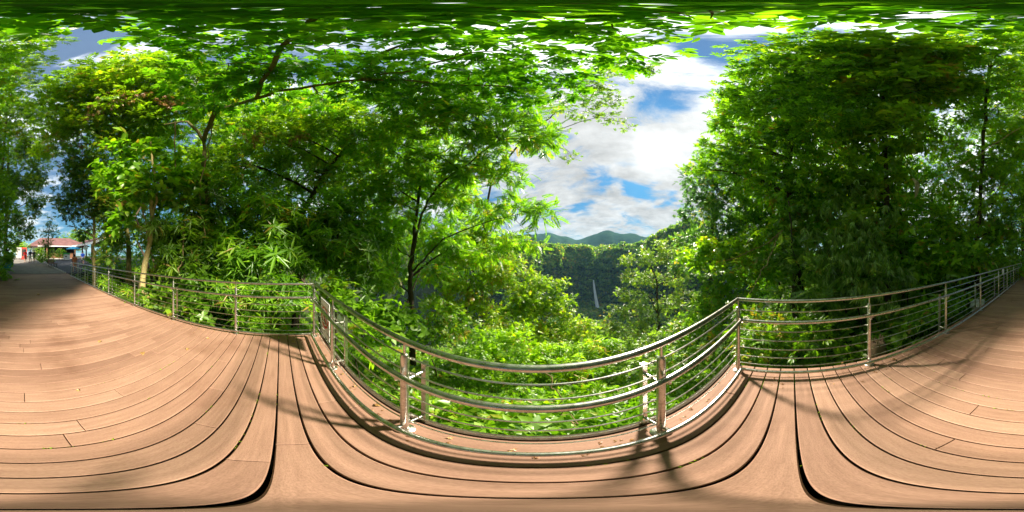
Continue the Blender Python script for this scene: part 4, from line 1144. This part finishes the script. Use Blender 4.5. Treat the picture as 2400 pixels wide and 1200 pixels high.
# ------------------------------------------------------------------ fallen leaves and weeds on the boards
for i, (u, v, sz, label, rz) in enumerate((
        (886, 949, .085, 'curled yellow leaf lying on the front board outside the bottom rail', .6), (688, 802, .12, 'yellow fallen leaf lying near the left corner of the deck', 1.2), (833, 905, .05, 'tiny brown leaf on the outer front board beside a post', 2.2),
        (803, 876, .05, 'brown leaf crumb on the outer front board nearest the sign', .3), (487, 793, .09, 'brown curled leaf on the boards nearest the left rail', 2.0), (440, 818, .11, 'long brown leaf on the sunny boards left of middle', .2),
        (334, 828, .14, 'pale dry leaf alone on the sunny boards farther from the rail', 1.0), (234, 800, .12, 'yellowish dry leaf on the shaded boards towards the cafe', .5), (1975, 850, .06, 'small dry leaf on the boards by the right rail foot', 1.9),
        (2095, 842, .09, 'brown leaf on the boards beyond the first right post', .8), (182, 915, .06, 'small orange leaf on the darker boards behind the viewer', 2.4), (90, 690, .2, 'dark dead leaf far back on the walkway boards', .1))):
    s_ = (EYE - .015) / math.sin(R((v - 600) * .15)); sz *= .62; p = P(u, v, s_); p.z = .010 + sz * .05
    big_leaf('fallen_leaf', p, sz, label, LEAF['dead'], (R(4), R(-3), rz), curl=.35, thick=.0015)
def litter():
    n = 420; pos = []
    for i in range(n):
        k = i % 5
        y = rng.uniform(-9, .55)
        if k < 2: x = LX0 + (LX1 - LX0) * (.62 - y) / 12.8 + abs(rng.normal(.03, .16))
        elif k < 4: x = RX0 - abs(rng.normal(.03, .16))
        else: x = rng.uniform(-2.8, 1.7); y = .62 + rng.normal(0, .05)
        pos.append((x, min(y, .7), .003 + .004 * rng.random()))
    pos = np.array(pos); ax = rng.normal(0, 1, (n, 3)) * np.array((1, 1, .12)); up = np.array((0, 0, 1.)) + rng.normal(0, .25, (n, 3))
    me = foliage_mesh('leaf_litter', pos, ax, up, rng.uniform(.012, .035, n), 'broad', rng.uniform(0, .5, n))
    tag(link_mesh('leaf_litter', me, LEAF['dead']), kind='stuff', label='brown crumbs of leaf litter gathered along the foot of the rails')
litter()
def gap_weeds():
    pos = []
    for k in range(-9, 4):
        y = .6015 - .157 * (4 - k) + .0
        y = .597 - .157 * round((.597 - y) / .157) + .0055
        for x in np.arange(-2.6, 1.6, .012):
            if math.hypot(x, y) > .45 and mnoise.noise(Vector((x * 1.9, y * 9, 5))) > .30 and rng.random() < .4:
                pos.append((x + rng.normal(0, .004), y + rng.normal(0, .0015), rng.uniform(-.02, .002)))
    pos = np.array(pos); n = len(pos)
    ax = rng.normal(0, .5, (n, 3)) + np.array((0, 0, .6)); up = rng.normal(0, 1, (n, 3))
    me = foliage_mesh('moss', pos, ax, up, rng.uniform(.010, .02, n), 'broad', np.full(n, .6))
    tag(link_mesh('moss', me, LEAF['yellow']), kind='stuff', label='tiny green weeds sprouting in the gaps between the boards')
gap_weeds()

# ------------------------------------------------------------------ brown stump and slab behind the right rail
root = thing('tree_stump', ground_at(2058, 3.3), 'broken brown tree stump behind the second right rail bay', 'stump')
m = MB(); base = root.location
m.tube([Vector((0, 0, -.1)), Vector((.02, 0, .25)), Vector((.05, -.02, .62)), Vector((.06, -.03, .86))], [.30, .25, .2, .15], 14)
for a in (0.4, 1.9, 3.3, 4.9):
    m.tube([Vector((math.cos(a) * .15, math.sin(a) * .15, .18)), Vector((math.cos(a) * .34, math.sin(a) * .34, .02)), Vector((math.cos(a) * .55, math.sin(a) * .55, -.12))], [.09, .06, .03], 8)
for a in (0, 1.3, 2.5, 4.0, 5.2):
    m.tube([Vector((.06 + math.cos(a) * .1, -.03 + math.sin(a) * .1, .8)), Vector((.06 + math.cos(a) * .1, -.03 + math.sin(a) * .1, .95 + .1 * math.sin(a * 5)))], [.05, .01], 6)
m.build('trunk', M['rock'], root)
root = thing('stone_step', G(2312, 6.0, -.35), 'pale stone slab on blocks behind the right rail', 'slab', rz=R(20))
root.location.x += .35
m = MB(); m.bevel_box((0, 0, .12), (.5, .9, .09), .015); m.build('slab', M['concrete'], root, smooth=False)
m = MB(); m.bevel_box((0, .3, -.2), (.35, .2, .55), .01); m.bevel_box((0, -.3, -.2), (.35, .2, .55), .01); m.build('block', M['concrete'], root, smooth=False)

# ------------------------------------------------------------------ things behind the left rail: timber trestle, yellow pole
def bar(m, a, b, w_, t_):
    a, b = Vector(a), Vector(b); d = b - a
    m.box((a + b) / 2, (w_, t_, d.length), M=d.to_track_quat('Z', 'Y').to_matrix().to_4x4())
root = thing('trestle', ground_at(232, 8.6), 'reddish brown timber trestle leaning behind the left rail', 'trestle', rz=R(25))
m = MB(); bar(m, (-.35, 0, 0), (.1, .1, 1.25), .07, .06); m.build('leg', M['wood'], root, smooth=False)
m = MB(); bar(m, (.45, 0, 0), (-.05, .1, 1.25), .07, .06); m.build('leg', M['wood'], root, smooth=False)
m = MB(); bar(m, (.6, .55, 0), (.06, .16, 1.2), .06, .05); m.build('leg', M['wood'], root, smooth=False)
for x0, x1, yy, zz in ((-.26, .36, .07, .35), (-.16, .2, .085, .7)):
    m = MB(); bar(m, (x0, yy, zz), (x1, yy, zz), .05, .05); m.build('cross_bar', M['wood'], root, smooth=False)
root = thing('yellow_pole', ground_at(205, 11.2), 'short yellow painted pole behind the far left rail', 'pole')
m = MB(); m.tube([(0, 0, 0), (0, 0, 1.45)], .05, 12); m.lathe((0, 0, 1.45), [(.05, 0), (.04, .03), (.01, .045)], 12); m.build('pole', M['yellow'], root)
m = MB(); m.lathe((0, 0, .0), [(.11, 0), (.11, .03), (.06, .05)], 14); m.build('base', M['concrete'], root)

# ------------------------------------------------------------------ cafe with its red roof
def zb(y): return zpath(y)
def build_cafe():
    z0 = 1.05
    root = thing('cafe_building', (-7.0, -33, z0), 'low cafe with red tiled roof and white eaves at the end of the path', 'building')
    o = Vector((-7.0, -33, z0))
    def loc(x, y, z): return Vector((x, y, z)) - o
    # back and side walls with open front; main hall x -12.5..-1.6, y -38..-32
    wl = MB()
    wl.box(loc(-7.0, -38, z0 + 1.3), (10.6, .2, 2.6)); wl.box(loc(-1.8, -35, z0 + 1.3), (.2, 5.8, 2.6)); wl.box(loc(-3.0, -32.4, z0 + 1.3), (2.2, .2, 2.6))
    wl.build('wall', M['white'], root, smooth=False)
    fl = MB(); fl.box(loc(-7.5, -34, z0 + .02), (12, 9, .14)); fl.build('floor_slab', M['concrete'], root, smooth=False)
    # hipped roof
    rf = MB(); e = [(-13.2, -39), (-.7, -39), (-.7, -31), (-13.2, -31)]
    vs = [loc(x, y, z0 + 2.55) for x, y in e] + [loc(-10, -35, z0 + 4.5), loc(-3.6, -35, z0 + 4.5)] + [loc(x, y, z0 + 2.43) for x, y in e]
    rf.add(vs, [(0, 1, 5, 4), (1, 2, 5), (2, 3, 4, 5), (3, 0, 4), (9, 8, 7, 6), (0, 6, 7, 1), (1, 7, 8, 2), (2, 8, 9, 3), (3, 9, 6, 0)])
    rf.build('roof', M['roof'], root, smooth=False)
    # wing running forward beside the road, low roof sloping away from its white eaves board
    wg = MB(); xa, xb = -9.4, -15.0; y0, y1 = -31.05, -20.5
    vs = [loc(xa, y0, z0 + 2.5), loc(xa, y1, z0 + 2.5), loc(-12.2, y1, z0 + 3.7), loc(-12.2, y0, z0 + 3.7), loc(xb, y1, z0 + 2.5), loc(xb, y0, z0 + 2.5)]
    wg.add(vs + [v - Vector((0, 0, .1)) for v in vs], [(0, 1, 2, 3), (3, 2, 4, 5), (6, 9, 8, 7), (9, 11, 10, 8), (0, 6, 7, 1), (5, 4, 10, 11), (1, 7, 8, 2), (2, 8, 10, 4), (0, 3, 9, 6), (3, 5, 11, 9)])
    wg.build('roof', M['roof'], root, smooth=False)
    fb = MB(); fb.box(loc(xa + .03, (y0 + y1) / 2, z0 + 2.42), (.05, y0 - y1 if y0 > y1 else y1 - y0, .32))
    bar(fb, loc(xa, y1 + .03, z0 + 2.45), loc(-12.2, y1 + .03, z0 + 3.62), .05, .3); bar(fb, loc(xb, y1 + .03, z0 + 2.45), loc(-12.2, y1 + .03, z0 + 3.62), .05, .3)
    fb.box(loc(-6, -31.0, z0 + 2.46), (6.8, .05, .16))
    fb.build('eaves_board', M['white'], root, smooth=False)
    for (x, y) in ((-9.7, -30), (-9.7, -26), (-9.7, -22), (-4.4, -31.4), (-7.2, -31.4), (-12.6, -31.4)):
        p = MB(); p.box(loc(x, y, z0 + 1.22), (.2, .2, 2.4)); p.build('post', M['wood'], root, smooth=False)
    ct = MB(); ct.box(loc(-7.6, -32.4, z0 + .55), (4.6, .5, 1.0)); ct.box(loc(-7.6, -32.4, z0 + 1.09), (4.9, .7, .07)); ct.build('counter', M['wood'], root, smooth=False)
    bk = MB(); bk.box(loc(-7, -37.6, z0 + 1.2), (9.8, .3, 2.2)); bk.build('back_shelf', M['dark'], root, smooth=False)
    # framed window in the side wall end
    wf = MB(); wf.box(loc(-3.0, -32.27, z0 + 1.5), (1.3, .06, 1.0)); w1 = wf.build('window', M['wood'], root, smooth=False)
    pn = MB(); pn.box(loc(-3.0, -32.23, z0 + 1.5), (1.1, .04, .8)); pn.build('pane', M['dark'], w1, smooth=False)
    # red poster boards on the left end
    return root
build_cafe()
# kiosk things before the counter
def on_ground(u, d, dz=0):
    g = G(u, d, 0); g.z = zb(g.y) + dz; return g
root = thing('drinks_cooler', on_ground(156, 26.5), 'white cooler box with green top before the cafe counter', 'cooler')
m = MB(); m.bevel_box((0, 0, .5), (.95, .7, .92), .03); m.build('body', M['white'], root, smooth=False)
m = MB(); m.bevel_box((0, 0, 1.06), (1.05, .78, .18), .03); m.build('lid', M['green'], root, smooth=False)
m = MB(); m.box((.2, .37, .62), (.3, .03, .16)); m.build('handle', M['black'], root, smooth=False)
root = thing('red_kiosk', on_ground(56, 28.5), 'bright red cabinet at the end of the path behind the walkers', 'cabinet')
m = MB(); m.bevel_box((0, 0, 1.0), (1.0, .8, 2.0), .03); m.build('cabinet', M['red'], root, smooth=False)
m = MB(); m.box((0, .415, 1.15), (.74, .03, 1.2)); m.build('door', M['dark'], root, smooth=False)
root = thing('notice_board', on_ground(44, 26.5), 'pale grey upright board left of the red cabinet', 'board')
m = MB(); m.box((0, 0, 1.15), (.9, .05, 1.7)); m.build('panel', M['concrete'], root, smooth=False)
for sx in (-1, 1):
    m = MB(); m.tube([(sx * .4, -.06, 0), (sx * .4, -.06, 2.05)], .035, 10); m.build('leg', M['black'], root)
def parasol(u, d, label, mat, h, r_):
    root = thing('parasol', on_ground(u, d), label, 'parasol')
    m = MB(); m.tube([(0, 0, .05), (0, 0, h + .25)], .025, 10); m.build('pole', M['black'], root)
    m = MB(); n = 8; vs = [Vector((0, 0, h + .3))]; 
    for k in range(n):
        a = 2 * math.pi * k / n; vs.append(Vector((r_ * math.cos(a), r_ * math.sin(a), h)))
    for k in range(n):
        a = 2 * math.pi * k / n; vs.append(Vector((r_ * math.cos(a), r_ * math.sin(a), h - .13)))
    m.add(vs, [(0, 1 + k, 1 + (k + 1) % n) for k in range(n)] + [(1 + k, 1 + n + k, 1 + n + (k + 1) % n, 1 + (k + 1) % n) for k in range(n)])
    m.build('canopy', M[mat], root, smooth=False)
    m = MB(); m.lathe((0, 0, 0), [(.26, 0), (.26, .06), (.06, .1)], 18); m.build('base', M['concrete'], root)
parasol(172, 22.5, 'blue parasol open in front of the cafe wing', 'blue', 2.05, 1.0)
root = thing('round_sign', on_ground(201, 20.5), 'pale round sign on a thin post under the white eaves', 'sign')
m = MB(); m.tube([(0, 0, 0), (0, 0, 2.0)], .025, 10); m.build('post', M['black'], root)
m = MB(); m.tube([(0, -.02, 2.2), (0, .02, 2.2)], .27, 28); m.build('disc', noisy('pale_blue_paint', (.5, .62, .7), (.6, .7, .76), 3, .5, bs=0), root)
m = MB(); m.tube([(0, -.015, 2.2), (0, .015, 2.2)], .285, 28); m.build('rim', M['white'], root)
def cafe_table(u, d, label):
    root = thing('cafe_table', on_ground(u, d), label, 'table')
    m = MB(); m.lathe((0, 0, .72), [(.42, 0), (.43, .015), (.42, .03)], 24); m.build('table_top', M['concrete'], root)
    m = MB(); m.lathe((0, 0, 0), [(.22, 0), (.22, .02), (.035, .04), (.035, .7), (.1, .72)], 14); m.build('pedestal', M['black'], root)
cafe_table(192, 20.0, 'round cafe table under the wing nearest the rail')
cafe_table(205, 22.5, 'round cafe table farther under the wing')

# planters, bench, lamp at the path
def planter(u, d, label, leaf, sz):
    g = on_ground(u, d)
    root = thing('planter', g, label, 'planter', 'teal planters along the path', rz=R(20))
    m = MB(); w0, w1, h = .30 * sz, .38 * sz, .62 * sz
    vs = [(-w0, -w0, 0), (w0, -w0, 0), (w0, w0, 0), (-w0, w0, 0), (-w1, -w1, h), (w1, -w1, h), (w1, w1, h), (-w1, w1, h), (-w1 + .05, -w1 + .05, h), (w1 - .05, -w1 + .05, h), (w1 - .05, w1 - .05, h), (-w1 + .05, w1 - .05, h), (-w1 + .06, -w1 + .06, h - .1), (w1 - .06, -w1 + .06, h - .1), (w1 - .06, w1 - .06, h - .1), (-w1 + .06, w1 - .06, h - .1)]
    fs = [(3, 2, 1, 0), (12, 13, 14, 15)]
    for k in (0, 4, 8):
        for i in range(4): fs.append((k + i, k + (i + 1) % 4, k + 4 + (i + 1) % 4, k + 4 + i))
    m.add([Vector(v) for v in vs], fs); m.build('pot', M['teal'], root, smooth=False)
    m = MB(); m.box((0, 0, h - .1), (2 * w1 - .13, 2 * w1 - .13, .04)); m.build('soil', M['dark'], root, smooth=False)
    bl = [(Vector((0, 0, h + .35 * sz)), .36 * sz), (Vector((.15, .1, h + .6 * sz)), .28 * sz), (Vector((-.18, 0, h + .55 * sz)), .26 * sz)]
    pp, oo, tt, _ = clump_points(bl, .3, 2.6); n = len(pp); ax, up = orient('alt', oo, n)
    link_mesh('foliage', foliage_mesh('foliage', pp, ax, up, .3 * rng.uniform(.7, 1.3, n), 'broad', .5 + tt), LEAF[leaf], root)
planter(15, 16.6, 'teal square planter with leafy shrub nearest on the left of the path', 'mid', 1.15)
planter(23, 20.0, 'teal square planter with pale shrub behind the nearest one', 'fresh', 1.1)
planter(2394, 15.6, 'teal square planter at the rail end with drooping plant', 'dark', 1.0)
root = thing('bench', on_ground(124, 18.3), 'dark slatted bench on the kerb strip between path and road', 'bench', rz=R(-72))
m = MB()
for i in range(4): m.bevel_box((0, -.18 + i * .12, .44), (1.5, .1, .035), .008)
m.build('seat', M['wood'], root, smooth=False)
m = MB()
for i in range(3): m.bevel_box((0, .25 + i * .02, .58 + i * .13), (1.5, .03, .1), .006)
m.build('backrest', M['wood'], root, smooth=False)
for sx in (-.62, .62):
    m = MB(); m.box((sx, -.15, .21), (.05, .05, .42)); m.box((sx, .2, .43), (.05, .05, .86)); m.box((sx, .02, .40), (.045, .4, .04)); m.build('leg', M['black'], root, smooth=False)
root = thing('lamp_post', on_ground(13, 22.0), 'slim white post standing at the left of the path', 'post')
m = MB(); m.tube([(0, 0, 0), (0, 0, 2.3)], .05, 12); m.build('pole', M['white'], root)
m = MB(); m.lathe((0, 0, 2.3), [(.05, 0), (.11, .04), (.13, .18), (.06, .26), (.01, .28)], 14); m.build('lamp_head', M['white'], root)

# ------------------------------------------------------------------ people
def skin_body(name, joints, edges, mat, parent):
    me = bpy.data.meshes.new(name)
    me.from_pydata([j[:3] for j in joints], edges, [])
    o = bpy.data.objects.new(name + '_tmp', me); col.objects.link(o)
    o.modifiers.new('skin', 'SKIN'); sub = o.modifiers.new('sub', 'SUBSURF'); sub.levels = 2; sub.render_levels = 2
    for i, j in enumerate(joints):
        sv = me.skin_vertices[0].data[i]; sv.radius = (j[3], j[4] if len(j) > 4 else j[3]); sv.use_root = (i == 0)
    dg = bpy.context.evaluated_depsgraph_get(); dg.update()
    m2 = bpy.data.meshes.new_from_object(o.evaluated_get(dg))
    bpy.data.objects.remove(o)
    m2.polygons.foreach_set('use_smooth', [True] * len(m2.polygons))
    m2.materials.clear()
    return link_mesh(name, m2, mat, parent)
def loft(rings, n=16):
    m = MB(); prev = None; vs = []; fs = []
    for (x, y, z, rx, ry) in rings:
        for k in range(n):
            a = 2 * math.pi * k / n; vs.append(Vector((x + rx * math.cos(a), y + ry * math.sin(a), z)))
    for i in range(len(rings) - 1):
        for k in range(n):
            fs.append((i * n + k, i * n + (k + 1) % n, (i + 1) * n + (k + 1) % n, (i + 1) * n + k))
    m.add(vs, fs); return m
def cloth(name): return noisy(name[0], name[1], tuple(min(1, c * 1.25) for c in name[1]), 14, .85, bs=.1)
def person(loc, heading, label, shirt, shorts, hair, h=1.7, stride=.18, shoes=(.05, .05, .05), arm=.1):
    """standing or walking figure; faces local -Y"""
    root = thing('person', loc, label, 'person', rz=heading)
    s = h / 1.7; st = stride
    J = [(0, 0, .92, .13, .10), (0, .0, 1.08, .125, .09), (0, .01, 1.25, .15, .1), (0, .01, 1.39, .12, .08), (0, 0, 1.46, .055, .055), (0, -.015, 1.53, .07, .075), (0, -.015, 1.61, .085, .1), (0, 0, 1.68, .055, .065),
         (-.19, .01, 1.38, .055), (-.235, .03 + arm * .4, 1.12, .043), (-.245, -.04 + arm, .88, .032), (-.245, -.07 + arm, .78, .03, .02),
         (.19, .01, 1.38, .055), (.235, .03 - arm * .4, 1.12, .043), (.245, -.06 - arm, .88, .032), (.245, -.1 - arm, .78, .03, .02),
         (-.09, 0, .84, .095), (-.10, -st * .55, .49, .065), (-.10, -st * .8, .1, .04), (-.10, -st * .8 - .13, .035, .035),
         (.09, 0, .84, .095), (.10, st * .3, .49, .065), (.10, st * .95, .11, .04), (.10, st * .95 - .12, .035, .035)]
    E = [(0, 1), (1, 2), (2, 3), (3, 4), (4, 5), (5, 6), (6, 7), (3, 8), (8, 9), (9, 10), (10, 11), (3, 12), (12, 13), (13, 14), (14, 15), (0, 16), (16, 17), (17, 18), (18, 19), (0, 20), (20, 21), (21, 22), (22, 23)]
    J = [tuple(c * s for c in j) for j in J]
    skin_body('body', J, E, M['skin'], root)
    m = loft([(0, 0, .88 * s, .18 * s, .135 * s), (0, 0, .98 * s, .175 * s, .13 * s), (0, .0, 1.1 * s, .165 * s, .122 * s), (0, .01, 1.26 * s, .19 * s, .132 * s), (0, .01, 1.38 * s, .20 * s, .115 * s), (0, .005, 1.44 * s, .12 * s, .09 * s), (0, 0, 1.47 * s, .075 * s, .075 * s)])
    for sx, ay in ((-1, arm), (1, -arm)):
        a = Vector((sx * .17, .01, 1.40)) * s; b = Vector((sx * .228, .02 + ay * .3, 1.17)) * s
        m.tube([a, a.lerp(b, .5), b], [.075 * s, .07 * s, .066 * s], 12)
    m.build('shirt', cloth(shirt), root)
    m = loft([(0, 0, .99 * s, .178 * s, .133 * s), (0, 0, .9 * s, .19 * s, .145 * s), (0, 0, .82 * s, .195 * s, .15 * s)])
    for sx, ky in ((-1, -st * .55), (1, st * .3)):
        a = Vector((sx * .092, 0, .86)) * s; b = Vector((sx * .1, ky * .9, .52)) * s
        m.tube([a, a.lerp(b, .5), b], [.105 * s, .1 * s, .092 * s], 12)
    m.build('shorts', cloth(shorts), root)
    m = MB(); m.lathe((0, .012 * s, 1.6 * s), [(.06 * s, -.09 * s), (.088 * s, -.04 * s), (.094 * s, .03 * s), (.08 * s, .085 * s), (.04 * s, .115 * s), (.003, .12 * s)], 14, sy=1.12)
    m.build('hair', cloth(hair), root)
    for i in (18, 22):
        j = J[i]; m = MB(); m.tube([Vector((j[0], j[1] + .05 * s, .04 * s)), Vector((j[0], j[1] - .05 * s, .045 * s)), Vector((j[0], j[1] - .17 * s, .03 * s))], [.045 * s, .05 * s, .032 * s], 10); m.build('shoe', cloth(('shoe_cloth', shoes)), root)
    return root
dk = ('dark_hair', (.02, .015, .012))
def face_deg(u): return 0
person(on_ground(175, 15.4), R(-25), 'person in coral pink top and shorts walking on the road beside the rail', ('coral_cloth', (.75, .22, .15)), ('pink_cloth', (.72, .3, .22)), ('brown_hair', (.12, .06, .03)), 1.7, .3)
person(on_ground(194, 21.5), R(160), 'person in bright blue shirt standing under the cafe eaves', ('blue_cloth', (.02, .08, .55)), ('grey_cloth', (.3, .3, .32)), dk, 1.7, .06)
person(on_ground(59, 23.0), R(185), 'person in bright red shirt walking away along the path', ('red_cloth', (.6, .02, .02)), ('dark_red_cloth', (.25, .05, .05)), dk, 1.72, .2)
person(on_ground(71, 22.6), R(175), 'person in dark top and pale shorts walking away in the middle of the group', ('navy_cloth', (.03, .035, .06)), ('cream_cloth', (.6, .55, .5)), dk, 1.78, .25)
person(on_ground(80, 23.6), R(190), 'person dressed all in dark clothes at the right of the walking group', ('charcoal_cloth', (.05, .05, .055)), ('black_cloth', (.03, .03, .03)), dk, 1.68, .18)

# ------------------------------------------------------------------ haze: humid air between the viewer and the far ridges
def build_haze():
    m = MB(); m.box((0, 0, 45), (5400, 5400, 350))
    mt = bpy.data.materials.new('humid_air'); mt.use_nodes = True
    t = mt.node_tree; t.nodes.clear()
    pv = t.nodes.new('ShaderNodeVolumePrincipled')
    pv.inputs['Color'].default_value = (.33, .68, 1, 1); pv.inputs['Density'].default_value = .00009; pv.inputs['Anisotropy'].default_value = 0
    o = t.nodes.new('ShaderNodeOutputMaterial'); t.links.new(pv.outputs[0], o.inputs['Volume'])
    tag(m.build('haze', mt, smooth=False), kind='stuff', label='thin blue haze over the gorge')
build_haze()
